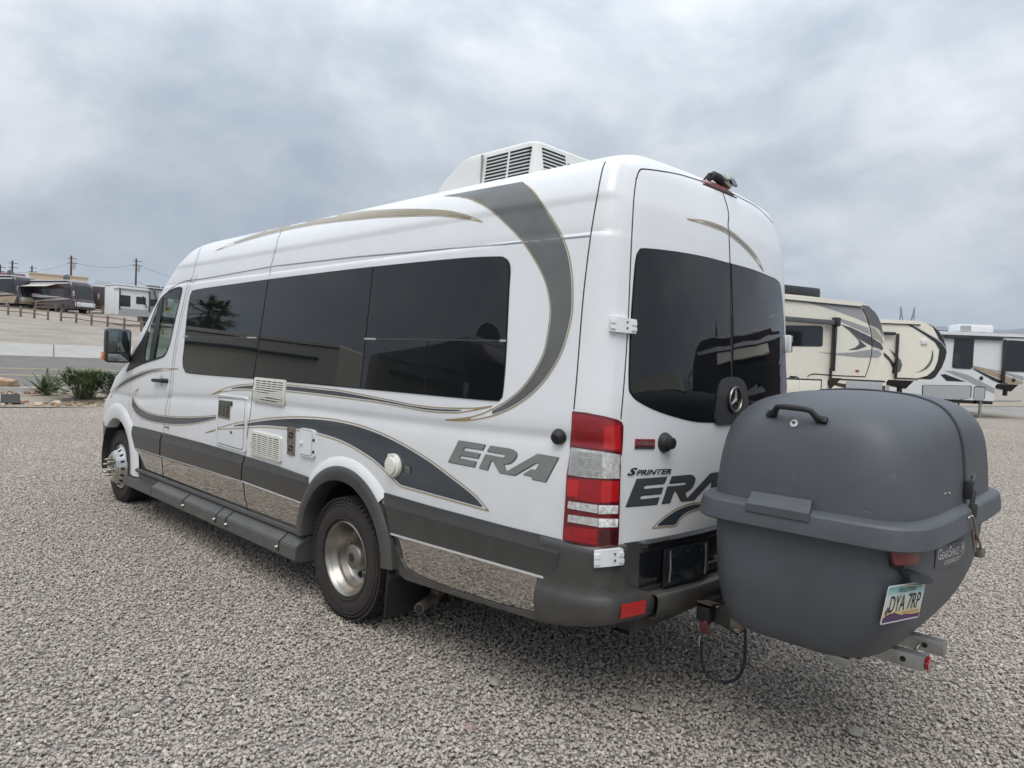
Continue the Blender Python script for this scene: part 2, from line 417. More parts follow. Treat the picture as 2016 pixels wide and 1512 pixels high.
def loop(z):
    """left half outline of the body at level z, rear centre to nose centre"""
    pts = []; tagz = []
    k = 1.0
    yd = ys(.225, z) - .075
    if z > 2.5: yd = ys(.225, z) * .90
    xc = .225 + max(0., lean(z) - .108)
    for i in range(9):
        y = yd * i / 9; pts.append((xr(y, z), y)); tagz.append('rear')
    p0 = np.array((xr(yd, z), yd)); p2 = np.array((xc, ys(xc, z)))
    p1a = np.array((p0[0] + .022, yd + .036)); p1b = np.array((xc - .085, ys(xc, z) - .004))
    for i in range(11):
        t = i / 10
        q = (1 - t) ** 3 * p0 + 3 * t * (1 - t) ** 2 * p1a + 3 * t * t * (1 - t) * p1b + t ** 3 * p2
        pts.append(tuple(q)); tagz.append('corner')
    xs = float(np.interp(z, *FXS)); xf = float(np.interp(z, *FXF))
    for i in range(1, 49):
        x = xc + (xs - xc) * i / 48; pts.append((x, ys(x, z))); tagz.append('side')
    yq = ys(xs, z); nexp = 2.6 if z < 1.3 else 2.3
    for i in range(1, 17):
        a = math.pi / 2 * i / 16
        cx = abs(math.sin(a)) ** (2 / nexp); cy = abs(math.cos(a)) ** (2 / nexp)
        pts.append((xs + (xf - xs) * cx, yq * cy)); tagz.append('front')
    return pts, tagz
ZL = []
for a, b in zip(PZ, PZ[1:]):
    k = max(1, int((b - a) / .075)); ZL += [a + (b - a) * i / k for i in range(k)]
ZL.append(PZ[-1])
bm = bmesh.new(); rows = []
for z in ZL:
    half, tg = loop(z)
    full = half + [(x, -y) for x, y in half[-2:0:-1]]
    ftg = tg + tg[-2:0:-1]
    rows.append([bm.verts.new((x, y, zw(x, z))) for x, y in full])
nL = len(rows[0]); WIND = []
for iz in range(len(rows) - 1):
    for j in range(nL):
        f = bm.faces.new((rows[iz][j], rows[iz][(j + 1) % nL], rows[iz + 1][(j + 1) % nL], rows[iz + 1][j]))
        zz = .5 * (ZL[iz] + ZL[iz + 1]); dj = abs(j + .5 - (nL / 2 + .0))
        if 1.49 < zz < 2.10 and dj < 12.6: WIND.append(f)
bm.faces.new(rows[-1])
bm.faces.new(rows[0][::-1])
bmesh.ops.recalc_face_normals(bm, faces=bm.faces)
VAN = Surf(bm)
def vhit(px, py): return VAN.hit(px, py)[0]
# windscreen faces leave the shell and become their own part
wv = {}; wvs = []; wf = []
for f in WIND:
    q = []
    for v in f.verts:
        if v not in wv: wv[v] = len(wvs); wvs.append(v.co + Vector((.003, 0, 0)))
        q.append(wv[v])
    wf.append(q)
bmesh.ops.delete(bm, geom=WIND, context='FACES')
def cut_convex(bm, poly, sel):
    """open a convex hole; poly in (x, z), counter-clockwise or not; sel picks the faces concerned"""
    c = np.mean(np.array(poly), axis=0)
    xs = [p[0] for p in poly]; zs_ = [p[1] for p in poly]; mg = .25
    def near(f):
        m = f.calc_center_median(); return sel(m) and any(min(xs) - mg < v.co.x < max(xs) + mg and min(zs_) - mg < v.co.z < max(zs_) + mg for v in f.verts)
    planes = []
    for i in range(len(poly)):
        a, b = np.array(poly[i - 1]), np.array(poly[i]); d = b - a; n = np.array((d[1], -d[0])); n /= np.linalg.norm(n)
        if np.dot(n, c - a) > 0: n = -n
        planes.append((a, n))
    for a, n in planes:
        fs = [f for f in bm.faces if near(f)]
        g = set(fs); [g.update(f.edges) or g.update(f.verts) for f in fs]
        bmesh.ops.bisect_plane(bm, geom=list(g), plane_co=Vector((a[0], 0, a[1])), plane_no=Vector((n[0], 0, n[1])), dist=1e-5)
    kill = []
    for f in bm.faces:
        m = f.calc_center_median()
        if sel(m) and all(np.dot(n, np.array((m.x, m.z)) - a) < 1e-5 for a, n in planes): kill.append(f)
    bmesh.ops.delete(bm, geom=kill, context='FACES')
def hull(pts):
    pts = sorted(map(tuple, pts)); 
    def half(ps):
        h = []
        for p in ps:
            while len(h) > 1 and (h[-1][0] - h[-2][0]) * (p[1] - h[-2][1]) - (h[-1][1] - h[-2][1]) * (p[0] - h[-2][0]) <= 0: h.pop()
            h.append(p)
        return h
    a = half(pts); b = half(pts[::-1]); return a[:-1] + b[:-1]
RX, FX, AZ, RR, FR = 1.955, 6.235, .405, .475, .478
for cx, rr in ((RX, RR), (FX, FR)):
    arc = [(cx + rr * math.cos(t), AZ + rr * math.sin(t)) for t in np.linspace(0, math.pi, 25)]
    cut_convex(bm, arc + [(cx - rr, .2), (cx + rr, .2)], lambda m: abs(m.y) > .7 and m.z < 1.2)
DW = [(322, 586), (338, 573.5), (351, 568.5), (356.5, 568.5), (357, 574), (346, 621), (335.5, 667), (329.5, 687), (323.5, 697.5), (315, 702.5), (282, 713), (284, 690), (297, 640), (311, 603)]
dwp = hull([(vhit(*p).x, vhit(*p).z) for p in DW])
cut_convex(bm, dwp, lambda m: abs(m.y) > .5)
for f in bm.faces:
    if f.calc_center_median().z < .77: f.material_index = 1
body = bmo('body', bm, [WHITE, BUMP], van, ang=28)
pyd('windscreen', wvs, wf, glassmat('windscreen_glass', (.60, .68, .64)), van)

# --- cab inside
box('dashboard', (6.05, 0, 1.18), (.55, 1.7, .42), INTER, van, bev=.08)
box('cab_floor', (5.4, 0, .62), (2.3, 1.8, .05), INTER, van)
box('cab_partition', (4.35, 0, 1.4), (.04, 1.78, 1.5), INTER, van)
for sy in (-.48, .48):
    st = box('seat', (4.98, sy, .95), (.52, .52, .18), SEATM, van, bev=.06)
    box('backrest', (4.70, sy, 1.38), (.15, .50, .78), SEATM, st, bev=.06, rot=Matrix.Rotation(-.18, 3, 'Y'))
    box('headrest', (4.60, sy, 1.88), (.10, .27, .20), SEATM, st, bev=.04)
bm = bmesh.new(); tube_bm(bm, [(5.63 + .07 * math.sin(a), .48 + .19 * math.cos(a), 1.32 + .17 * math.sin(a)) for a in np.linspace(0, 2 * math.pi, 25)], .015, 8)
bmo('steering_wheel', bm, RUBBER, van)
box('safety_vest', (4.80, -.52, 1.46), (.03, .30, .42), mat('vest_yellow', (.45, .72, .05), .6), van, bev=.01)
for sg in (1,):
    GL = glassmat('cab_glass', (.50, .60, .56))
    patch('door_glass', VAN, [(322.5, 586), (338, 574), (351, 569), (356, 569), (356, 574), (345, 621), (335, 667), (329, 687), (323, 697), (315, 702), (303, 706), (312, 655)], .001, GL, van, step=60)
    patch('quarter_glass', VAN, [(313, 600), (302, 660), (296, 708), (282, 713), (285, 690), (297, 642)], .001, GL, van, step=60)
    for nm_, pl_ in (('door_glass', dwp),): pyd(nm_, [(x, -ys(x, z) - .001, z) for x, z in pl_], [list(range(len(pl_)))], GL, van, smooth=False)
    patch('window_pillar', VAN, [(311.5, 600), (322, 586), (313, 650), (303, 706), (294, 709), (301, 660)], .004, BLACKPL, van, step=20, thick=.02)
# black surround of the cab window with its mirror sail
ribbon('window_seal', VAN, cr([(249.5, 730.6), (275.7, 717.5), (293, 711), (316, 703.8), (324.5, 698.5), (330.5, 687.5), (336.8, 667), (346.8, 621.6), (358.5, 573), (357.5, 567.5), (351, 567), (338, 572), (321, 584.5), (310.5, 600), (296, 637), (283, 667), (272, 692)], 5), .018, .004, GASKET, van)
patch('mirror_sail', VAN, [(249.5, 731), (275.7, 718), (285, 713), (287, 690), (294, 655), (291, 648), (281, 668), (268, 688), (262, 700)], .006, BLACKPL, van, step=10, thick=.01)
# --- panel gaps
def gap(line, wd=.006, name='panel_gap'): ribbon(name, VAN, cr(line, 5) if len(line) > 2 else line, wd, .0015, GAP, van)
gap([(1192, 318), (1186, 335), (1178, 375), (1163, 465), (1150, 570), (1143, 650), (1136, 740), (1130, 806)])
gap([(1253, 352), (1258, 337), (1270, 333), (1330, 342), (1375, 355), (1420, 371), (1462, 392), (1490, 408), (1512, 428), (1522, 440)])
gap([(1252.5, 350), (1247, 400), (1241, 520), (1236, 640), (1229, 745), (1222, 825)])
gap([(1421, 374), (1431, 405), (1434.5, 425), (1433, 442), (1435, 462), (1437, 520), (1438.5, 600), (1440, 700), (1440, 778), (1440, 835)], .008)
gap([(388, 540), (383, 556), (371, 552)], .004)
gap([(405, 474), (396, 487), (385, 520), (380, 542), (374, 553)], .005)
gap([(571, 430), (560, 441), (552, 460), (546, 475), (545, 482), (535, 520), (531, 543)], .005)
gap([(500, 744), (496, 790), (495, 800), (488, 850), (484, 890), (481, 935), (485, 990), (490, 1016)], .006)
gap([(371, 553), (352, 640), (341, 705), (334, 772), (331, 785), (327, 805), (322, 850), (320, 880), (322, 935)], .006)
gap([(376, 553), (356, 640), (345, 705), (339, 772), (336, 785), (333, 810), (331, 850)], .004)
gap([(261, 720), (257, 760), (254, 800), (258, 828)], .004)
gap([(371, 552), (356, 557), (340, 566), (325, 580)], .006)
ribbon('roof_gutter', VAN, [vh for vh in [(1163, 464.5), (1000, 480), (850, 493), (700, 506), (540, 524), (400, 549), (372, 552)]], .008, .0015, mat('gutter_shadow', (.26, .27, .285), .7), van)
# --- side glass band
SWP = rpoly([(380, 574), (986, 506.5), (1005, 511), (991, 789), (362, 737)], [22, 20, 12, 20, 22])
SWP = cr([(373, 590), (377, 577), (388, 570), (470, 558), (560, 546), (736, 525), (900, 509), (975, 505), (995, 508), (1005, 525), (1003, 575), (997, 700), (991, 772), (985, 786), (968, 789), (840, 777.5), (718, 766), (500, 746), (380, 736), (364, 729), (360, 712), (363, 680), (368, 625)], 4, closed=True)
sw = patch('side_window', VAN, SWP, .0035, GASKET, van, step=60, thick=.004)
def clip_poly(poly, a, b, c):
    """keep the side a*x + b*y + c >= 0"""
    out = []
    for i in range(len(poly)):
        p, q = poly[i - 1], poly[i]; d0 = a * p[0] + b * p[1] + c; d1 = a * q[0] + b * q[1] + c
        if (d0 >= 0) != (d1 >= 0):
            t = d0 / (d0 - d1); out.append((p[0] + (q[0] - p[0]) * t, p[1] + (q[1] - p[1]) * t))
        if d1 >= 0: out.append((q[0], q[1]))
    return out
def half(p, q, gap_px):
    """line through p,q; returns (a,b,c) pointing to the left of p->q, moved off by gap_px"""
    d = np.array(q, float) - np.array(p, float); d /= np.linalg.norm(d); n = np.array((d[1], -d[0]))
    return n[0], n[1], -(n @ np.array(p, float)) - gap_px
cen = np.mean(np.array(SWP), axis=0); INS = [c_ + (cen - c_) / np.linalg.norm(cen - c_) * 1.8 for c_ in [np.array(p) for p in SWP]]
INS = [(p[0], p[1]) for p in INS]
V1 = ((531, 543), (500, 748)); V2 = ((737, 520), (711, 770)); H1 = ((362, 662), (507, 665)); H2 = ((719, 667), (1000, 671)); V3 = ((845, 668), (834, 782))
def sub(poly, *cuts):
    for (p, q), s in cuts:
        a, b, c = half(p, q, .0); n = 1.0
        if s < 0: a, b, c = -a, -b, -c
        poly = clip_poly(poly, a, b, c - 1.0)
        if not poly: return poly
    return poly
def side_of(line, pt):
    a, b, c = half(line[0], line[1], 0); return 1 if a * pt[0] + b * pt[1] + c > 0 else -1
def pane(pt, lines):
    pl = sub(INS, *[(l_, side_of(l_, pt)) for l_ in lines])
    patch('pane', VAN, pl, .006, GLASSDK, sw, step=90, thick=.003)
pane((450, 600), [V1, H1]); pane((430, 700), [V1, H1]); pane((620, 650), [V1, V2]); pane((860, 590), [V2, H2]); pane((780, 720), [V2, H2, V3]); pane((920, 720), [V2, H2, V3])
for ln in (H1, H2): ribbon('window_track', VAN, ln, .007, .0070, mat('track_grey', (.06, .062, .065), .4, metal=.3), sw)
for a, b in (((362, 662), (372, 662.3)), ((488, 664.7), (507, 665)), ((719, 667), (742, 667.6)), ((986, 671), (998, 671))): ribbon('track_clip', VAN, [a, b], .010, .0076, mat('clip_metal', (.55, .55, .54), .3, metal=.6), sw)
# --- rear glass, two doors
RWL = cr([(1246, 560), (1251, 510), (1257, 494), (1268, 488.5), (1330, 495), (1390, 506), (1430, 516.5), (1434, 517.5), (1435.5, 519), (1436, 523), (1437.5, 600), (1439, 740), (1439, 826), (1439, 831), (1434, 831.8), (1400, 832), (1360, 829), (1300, 812), (1260, 793), (1243, 778), (1237, 755), (1240, 650)], 4, closed=True)
RWR = cr([(1438, 523), (1438.3, 519.5), (1440, 519), (1444, 520), (1480, 530), (1515, 544), (1530, 552), (1537, 566), (1542, 620), (1545.5, 700), (1548, 780), (1530, 805), (1490, 830), (1446, 833), (1442, 832), (1441.5, 826), (1441, 740), (1440, 600)], 4, closed=True)
for pl in (RWL, RWR):
    rw = patch('rear_window', VAN, pl, .002, GASKET, van, step=40, thick=.002)
    c_ = np.mean(np.array(pl), axis=0); pi = [p + (c_ - p) / np.linalg.norm(c_ - p) * 2.0 for p in [np.array(q) for q in pl]]
    patch('pane', VAN, pi, .005, GLASSDK, rw, step=25, thick=.003)
# handle plate with the three-pointed star
hp = patch('handle_plate', VAN, cr([(1407, 800), (1412, 765), (1420, 748), (1436, 742), (1452, 745), (1463, 757), (1468, 785), (1468, 830), (1440, 833), (1406, 832)], 3, closed=True), .014, mat('plate_black', (.030, .031, .034), .5, bump=.2), van, step=15, thick=.012)
sl, sn = VAN.hit(1440, 786); sx_ = Vector((0, 0, 1)).cross(sn).normalized(); sy_ = sn.cross(sx_)
SC = sl + sn * .020
def ring3(c, r_, t, n_, m, parent, name, seg=28):
    bm = bmesh.new(); tube_bm(bm, [c + (sx_ * math.cos(a) + sy_ * math.sin(a)) * r_ for a in np.linspace(0, 2 * math.pi, seg)], t, 6, caps=False); return bmo(name, bm, m, parent, ang=60)
bm = bmesh.new(); tube_bm(bm, [SC - sn * .012, SC + sn * .002], .070, 28); bmo('emblem_backing', bm, GLOSSBLK, hp)
ring3(SC + sn * .004, .062, .006, 0, STEEL, hp, 'emblem_ring')
for k in range(3):
    a = math.pi / 2 + k * 2 * math.pi / 3; d = sx_ * math.cos(a) + sy_ * math.sin(a); t_ = sx_ * -math.sin(a) + sy_ * math.cos(a)
    b0 = SC + sn * .003
    pyd('emblem_point', [b0 + t_ * .012, b0 + d * .060, b0 - t_ * .012, b0 + sn * .010, b0 - d * .006], [(0, 1, 3), (1, 2, 3), (0, 3, 4), (3, 2, 4)], STEEL, hp, smooth=False)
# --- swooshes, left side
swoosh(VAN, [(216, 786), (222, 771), (233, 757), (248, 746), (273, 734), (297, 727), (322, 725), (352, 726.3)], [(216, 786), (230, 769), (248, 757), (273, 745), (297, 735), (322, 730), (340, 727.5), (352, 726.3)], DKGREY, GOLD, van, gap=2.2, lw=.005)
swoosh(VAN, [(274, 764), (262, 775), (257.5, 790), (259, 803), (269, 817), (289, 828), (322, 835), (352, 837), (385, 834.5), (426, 825), (447, 818), (467, 810)], [(274, 764), (267, 776), (266.5, 788), (279, 804), (299, 813.5), (322, 818), (352, 820), (385, 820), (426, 817.5), (450, 814), (467, 810)], DKGREY, GOLD, van, gap=2.6, lw=.005)
swoosh(VAN, [(417, 776.6), (437, 767), (459.5, 760), (479, 757), (501, 755.5), (535, 755.5), (567, 757), (623, 763), (660, 767), (695, 773), (730, 780), (775, 789), (810, 796), (852, 801.5), (895, 803.5), (937, 803.3), (969, 799.6)],
       [(417, 776.6), (437, 771.5), (459.5, 768.5), (479, 767.7), (501, 769), (535, 769.5), (567, 771), (623, 777), (660, 781.5), (700, 786.5), (740, 791.5), (785, 799.5), (820, 806), (852, 810.5), (895, 812.3), (928, 808.5), (969, 799.6)], DKGREY, GOLD, van, gap=3.2, lw=.0055, n=110)
DU = cr([(405, 852), (430, 843.5), (459.5, 835), (489, 829), (519, 824.5), (549, 821.5), (600, 820.5), (661, 826), (721.7, 841), (782.5, 867), (843, 903), (889, 937), (934.6, 973), (963, 1006)], 8)
DL = cr([(405, 852), (435, 845), (459.5, 843.6), (489, 842), (519, 840.8), (549, 843), (583, 847), (630, 856.5), (676, 872), (721.7, 898), (752, 922), (787, 957.5)], 8) + cr([(787, 957.5), (870, 980.5), (963, 1006)], 6)
swoosh(VAN, DU, DL, DKGREY, GOLD, van, gap=4.0, lw=.006, n=150, smooth=False)
EO = [(1029, 358), (1052, 378.6), (1070, 403.6), (1091.4, 435.7), (1109, 468), (1121.8, 507), (1127.8, 553.6), (1127.8, 607), (1121.8, 643), (1111, 682), (1096, 715), (1072, 750), (1045, 778), (1010, 802), (975, 817), (935, 826), (905, 827.5), (877, 826.5)]
EI = [(872, 386.4), (900, 387), (927, 392), (962.8, 410.7), (991.4, 435.7), (1020, 464), (1041.4, 493), (1062.8, 528.6), (1077, 564), (1083.6, 607), (1080, 646), (1073, 686), (1060, 717), (1035, 755), (1010, 780), (980, 800), (945, 816), (915, 823), (877, 826.5)]
eo = resample(cr(EO, 8), 120); ei = resample(cr(EI, 8), 120)
dk = int(120 * .86)
dd = eo - ei; dn_ = dd / np.maximum(np.linalg.norm(dd, axis=1), 1e-6)[:, None]; gp = np.clip((np.arange(120) - 4) / 12, 0, 1)[:, None] * 3.4
cs = strip('crescent_decal', VAN, (eo - dn_ * gp)[:dk], (ei + dn_ * gp)[:dk], .0022, DKMET, van, rows=6)
ribbon('pinstripe', VAN, eo[2:], .0055, .0022, GOLD, cs); ribbon('pinstripe', VAN, ei[6:], .0055, .0022, GOLD, cs)
strip('pinstripe_tip', VAN, eo[110:], ei[110:], .0026, GOLD, cs, rows=1)
swoosh(VAN, [(424, 494), (480, 468), (550, 445), (620, 429), (700, 417), (760, 413), (820, 412), (880, 415), (920, 424), (951, 437)], [(424, 494), (480, 476), (550, 457), (620, 443), (700, 433), (760, 428), (820, 425.5), (870, 425.5), (910, 429.5), (951, 437)], GOLDBR, GOLD, van, gap=1.8, lw=.004)
# rear
swoosh(VAN, [(1352.6, 431), (1392, 436), (1433, 452), (1466, 478), (1489, 504), (1503, 534)], [(1352.6, 431), (1392, 443), (1430, 459), (1459, 482), (1484, 508), (1503, 534)], DKMET, GOLD, van, gap=2.4, lw=.005)
def z2(p, o, s): return (o[0] + p[0] * s, o[1] + p[1] * s)
q = lambda L_: [z2(p, (1210, 900), 220 / 2016) for p in L_]
swoosh(VAN, q([(672, 1282), (790, 1160), (950, 1030), (1150, 910), (1350, 840), (1530, 815), (1700, 810)]), q([(672, 1282), (900, 1256), (1095, 1236), (1180, 1120), (1320, 1010), (1540, 930), (1700, 905)]), DKGREY, GOLD, van, gap=3.4, lw=.005, n=60)
# --- ERA lettering
def letters(polys, o, s, m, tilt_name):
    root = None
    for P_ in polys:
        pl = [z2(p, o, s) for p in P_]
        c_ = np.mean(np.array(pl), axis=0)
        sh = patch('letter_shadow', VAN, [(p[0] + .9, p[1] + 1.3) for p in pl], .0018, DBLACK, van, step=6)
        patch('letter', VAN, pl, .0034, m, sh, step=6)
ERA_E = [(285, 140), (728, 210), (678, 300), (400, 258), (372, 268), (362, 292), (385, 312), (645, 358), (602, 437), (330, 392), (300, 402), (298, 425), (318, 438), (578, 490), (540, 582), (105, 497)]
ERA_R = [(805, 228), (1120, 275), (1190, 295), (1238, 330), (1250, 375), (1235, 420), (1180, 490), (1120, 525), (1030, 535), (1072, 655), (1590, 362), (1938, 420), (1720, 828), (1490, 782), (1500, 740), (1345, 702), (1490, 615), (1555, 628), (1605, 548), (1600, 518), (1560, 515), (1205, 722), (955, 675), (850, 485), (832, 470), (815, 485), (760, 630), (617, 598), (725, 370), (1020, 425), (1045, 410), (1048, 382), (1030, 370), (750, 322)]
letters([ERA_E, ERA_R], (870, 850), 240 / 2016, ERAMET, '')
RE = [(388, 388), (940, 350), (885, 470), (560, 500), (522, 520), (520, 560), (545, 570), (870, 540), (828, 655), (490, 685), (455, 705), (450, 745), (475, 757), (805, 718), (755, 845), (188, 893)]
RR_ = [(1020, 345), (1340, 312), (1410, 325), (1450, 375), (1440, 440), (1390, 540), (1330, 590), (1262, 630), (1300, 735), (1720, 285), (1900, 262), (1990, 262), (1830, 530), (1725, 530), (1742, 440), (1720, 435), (1420, 765), (1190, 790), (1095, 610), (1072, 605), (1060, 625), (990, 815), (840, 835), (940, 525), (1250, 500), (1275, 480), (1280, 450), (1255, 440), (975, 470)]
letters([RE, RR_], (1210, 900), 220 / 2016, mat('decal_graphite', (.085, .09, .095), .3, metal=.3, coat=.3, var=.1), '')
text_quad('lettering', 'S', [(1238, 920.5), (1254, 920.5), (1250.5, 936.5), (1232.5, 936)], DBLACK, van, surf=VAN, off=.006, bold=.03, shear=.25)
text_quad('lettering', 'PRINTER', [(1252, 925), (1321, 922.5), (1319, 932.5), (1250.5, 935.5)], DBLACK, van, surf=VAN, off=.006, bold=.035, shear=.25)
bd = patch('badge', VAN, [(1250.2, 864), (1288, 864.5), (1287, 883.5), (1249, 883)], .006, mat('badge_red', (.30, .05, .055), .3, metal=.2), van, step=20, thick=.006)
patch('badge_band', VAN, [(1250, 878), (1287.2, 878.5), (1287, 883.2), (1249.2, 882.7)], .0066, DBLACK, bd, step=20)
text_quad('lettering', 'WINNEBAGO', [(1252, 868.5), (1286, 869), (1285.5, 876), (1252, 876)], ALU, bd, surf=VAN, off=.0068, bold=.03)
text_quad('lettering', 'I N D U S T R I E S', [(1253, 879.6), (1285, 880), (1285, 881.8), (1253, 881.6)], ALU, bd, surf=VAN, off=.0072, bold=.02)
# --- tail lamps
ZT = lambda L_: [z2(p, (1100, 800), 140 / 662) for p in L_]
def lamp(mirror):
    tl = patch('tail_lamp', VAN, ZT([(137, 45), (260, 58), (430, 92), (535, 122), (575, 145), (590, 185), (585, 300), (576, 440), (560, 470), (565, 560), (560, 690), (555, 900), (548, 1150), (542, 1280), (520, 1300), (370, 1312), (200, 1280), (48, 1238), (58, 1080), (72, 880), (85, 640), (98, 560), (122, 400), (116, 370), (128, 200)]), .010, REDDARK, van, step=6, thick=.012)
    def seg(L_, m, nm, off=.014): return patch(nm, VAN, ZT(L_), off, m, tl, step=5, thick=.004)
    seg([(152, 72), (270, 84), (420, 114), (552, 155), (560, 410), (558, 424), (410, 402), (260, 385), (134, 362), (142, 200)], REDLENS, 'lens')
    seg([(134, 384), (260, 402), (410, 422), (552, 446), (546, 560), (548, 668), (400, 668), (240, 656), (102, 634), (112, 540)], CLEARL, 'lens')
    seg([(100, 660), (240, 676), (395, 688), (542, 690), (538, 888), (390, 896), (220, 872), (90, 842)], REDLENS, 'lens')
    seg([(104, 676), (204, 688), (196, 838), (96, 826)], REDBRIGHT, 'reflector', .0165)
    seg([(395, 690), (540, 692), (535, 880), (388, 886)], REDBRIGHT, 'lamp_cup', .0155)
    seg([(420, 190), (550, 170), (556, 405), (412, 395)], REDBRIGHT, 'lamp_cup', .0150)
    for d in (0, 124):
        seg([(105, 880 + d), (365, 914 + d), (362, 990 + d), (98, 944 + d)], CLEARL, 'reverse_lens')
        seg([(370, 915 + d), (535, 918 + d), (530, 994 + d), (366, 996 + d)], mat('lens_bright', (.75, .75, .74), .08, coat=1., var=.5, scale=45), 'reverse_lens')
    seg([(76, 1112), (360, 1140), (350, 1282), (200, 1258), (66, 1228)], REDLENS, 'lens')
    seg([(376, 1150), (540, 1146), (530, 1270), (372, 1288)], mat('smoked_red', (.05, .004, .006), .1, coat=1.), 'lens')
    for k in range(16):          # moulded ribs of the lens
        y = 100 + k * 17.5
        ribbon('lens_rib', VAN, ZT([(158, y + 2), (410, y + 32 + k)]), .003, .0188, mat('rib_red', (.30, .004, .010), .2, coat=.6), tl)
    for k in range(13):
        y = 420 + k * 17
        ribbon('lens_rib', VAN, ZT([(140 - k * 2.5, y), (400, y + 26 - k * .6)]), .003, .0188, mat('rib_grey', (.30, .30, .30), .25, coat=.4), tl)
lamp(False)
# right-hand lamp and right-hand glass, mirrored outlines on the body
bmr = bmesh.new()
for z0, z1, m in ((.86, 1.05, REDLENS), (1.05, 1.20, CLEARL), (1.20, 1.42, REDLENS)):
    v = []; f = []
    for i, z in enumerate((z0, z1)):
        half_, tg_ = loop(z); pts = [(x, y) for (x, y), t in zip(half_, tg_) if t == 'corner']
        for x, y in pts: v.append((x - .008, -y - .008, z))
    k = len(v) // 2
    for i in range(k - 1): f.append((i, i + 1, k + i + 1, k + i))
    pyd('tail_lamp', v, f, m, van)
# --- cladding, mirror steel panels, sills
def clad(P_, off=.026, th=.026, m=CLAD, nm='side_cladding', step=14):
    bm = patch_bm(VAN, P_, off, step, th)
    if nm == 'side_cladding':          # bevelled upper edge
        for zz in (.775, .785): bmesh.ops.bisect_plane(bm, geom=list(bm.verts) + list(bm.edges) + list(bm.faces), plane_co=Vector((0, 0, zz)), plane_no=Vector((0, 0, 1)), dist=1e-5)
        for v in bm.verts:
            if v.co.z > .776: v.co.y -= min(.019, (v.co.z - .776) * .34)
    return bmo(nm, bm, m, van, ang=12)
clad([(262, 838), (290, 844), (320, 851.5), (319, 899), (290, 890.5), (268, 882)])
clad([(323, 852), (400, 872), (483, 897), (480, 944), (400, 922), (321.5, 899.5)])
clad([(486, 898), (550, 918), (640, 950), (620, 968), (608, 991), (540, 966), (482.5, 945)])
clad(rpoly([(757, 969), (850, 996), (1000, 1036), (1110, 1063), (1104, 1113), (1092, 1130), (1070, 1130), (775, 1046), (768, 1010)], [3, 0, 0, 8, 6, 8, 4, 3, 3]))
for P_ in ([(271, 884), (300, 893), (319.5, 900.5), (322.5, 936), (290, 924.5), (282, 905)],
           [(321.5, 901), (400, 925), (480, 947), (483, 975), (488.5, 1002), (400, 967), (324.5, 936.7)],
           [(482.5, 948), (550, 971), (607, 992.5), (606, 1020), (609, 1051), (550, 1027.5), (490.5, 1003), (485, 975)],
           [(776, 1050), (1077, 1135.5), (1077, 1206), (1000, 1190), (900, 1159), (835, 1134), (806, 1117), (793, 1097), (784, 1070)]):
    clad(P_, .009, .009, CHROME, 'mirror_panel', 30)
ribbon('bright_strip', VAN, [(776, 1048.5), (1077, 1134)], .012, .0275, mat('bright_strip', (.80, .80, .78), .2, metal=.4), van)
ribbon('bright_strip', VAN, [(269, 881), (480, 945.5)], .006, .0275, MATS['bright_strip'], van)
ribbon('bright_strip', VAN, [(482, 946), (607, 991)], .010, .0275, MATS['bright_strip'], van)
clad([(784, 1072), (793, 1098), (806, 1119), (835, 1136), (900, 1161), (1000, 1192), (1079, 1208), (1079, 1229), (1000, 1214), (900, 1186), (825, 1158), (798, 1138), (784, 1110)], .018, .018, CLAD, 'rear_sill', 10)
bm = bmesh.new(); tube_bm(bm, [(x, .985, .418) for x in np.linspace(2.42, 5.75, 12)], .022, 8); bmo('front_sill', bm, BLACKPL, van)
# --- wheel arches
def arch_ring(cx, cz, prof, a0, a1, m, nm, sg, seg=40):
    v = []; f = []; n = len(prof)
    for i in range(seg + 1):
        a = R(a0 + (a1 - a0) * i / seg)
        for r_, y in prof: v.append((cx + r_ * math.cos(a), sg * y, cz + r_ * math.sin(a)))
        if i:
            for k in range(n - 1): f.append(((i - 1) * n + k, (i - 1) * n + k + 1, i * n + k + 1, i * n + k))
    bm = bmesh.new(); me = bpy.data.meshes.new('t'); me.from_pydata(v, [], f); bm.from_mesh(me); bpy.data.meshes.remove(me)
    return bmo(nm, bm, m, van, ang=40)
for sg in (1, -1):
    arch_ring(RX, AZ, [(.600, .985), (.575, 1.001), (.545, 1.010), (.532, 1.012), (.530, .97)], 43, 135, WHITE, 'arch_lip', sg)
    arch_ring(RX, AZ, [(.532, .97), (.533, 1.014), (.525, 1.022), (.500, 1.030), (.470, 1.034), (.448, 1.030), (.440, 1.015), (.440, .90)], 3, 177, CLAD, 'arch_flare', sg)
    arch_ring(FX, AZ, [(.64, .984), (.615, .998), (.585, 1.012), (.55, 1.016), (.50, 1.014), (.47, 1.006), (.462, .99), (.462, .90)], 48, 185, WHITE, 'arch_lip', sg)
    for cx in (RX, FX):
        arch_ring(cx, AZ, [(.482, 1.00), (.482, .40), (.02, .40)], -14, 194, BLACKPL, 'wheel_housing', sg)
    # liner and flap behind the front wheel, flap behind the rear wheel
    pyd('mud_guard', [(5.86, sg * 1.0, .80), (5.78, sg * 1.0, .80), (5.70, sg * 1.0, .45), (5.66, sg * .99, .36), (5.79, sg * 1.01, .36), (5.83, sg * 1.01, .55), (5.86, sg * .74, .80), (5.79, sg * .74, .36), (5.83, sg * .74, .55)], [(0, 1, 2, 5), (2, 3, 4, 5), (0, 5, 8, 6), (5, 4, 7, 8)], BLACKPL, van, smooth=False)
    bm = bmesh.new(); box_bm(bm, (1.485, sg * .765, .385), (.022, .47, .50), .008, Matrix.Rotation(-.06, 3, 'Y')); bmo('mud_flap', bm, RUBBER, van)
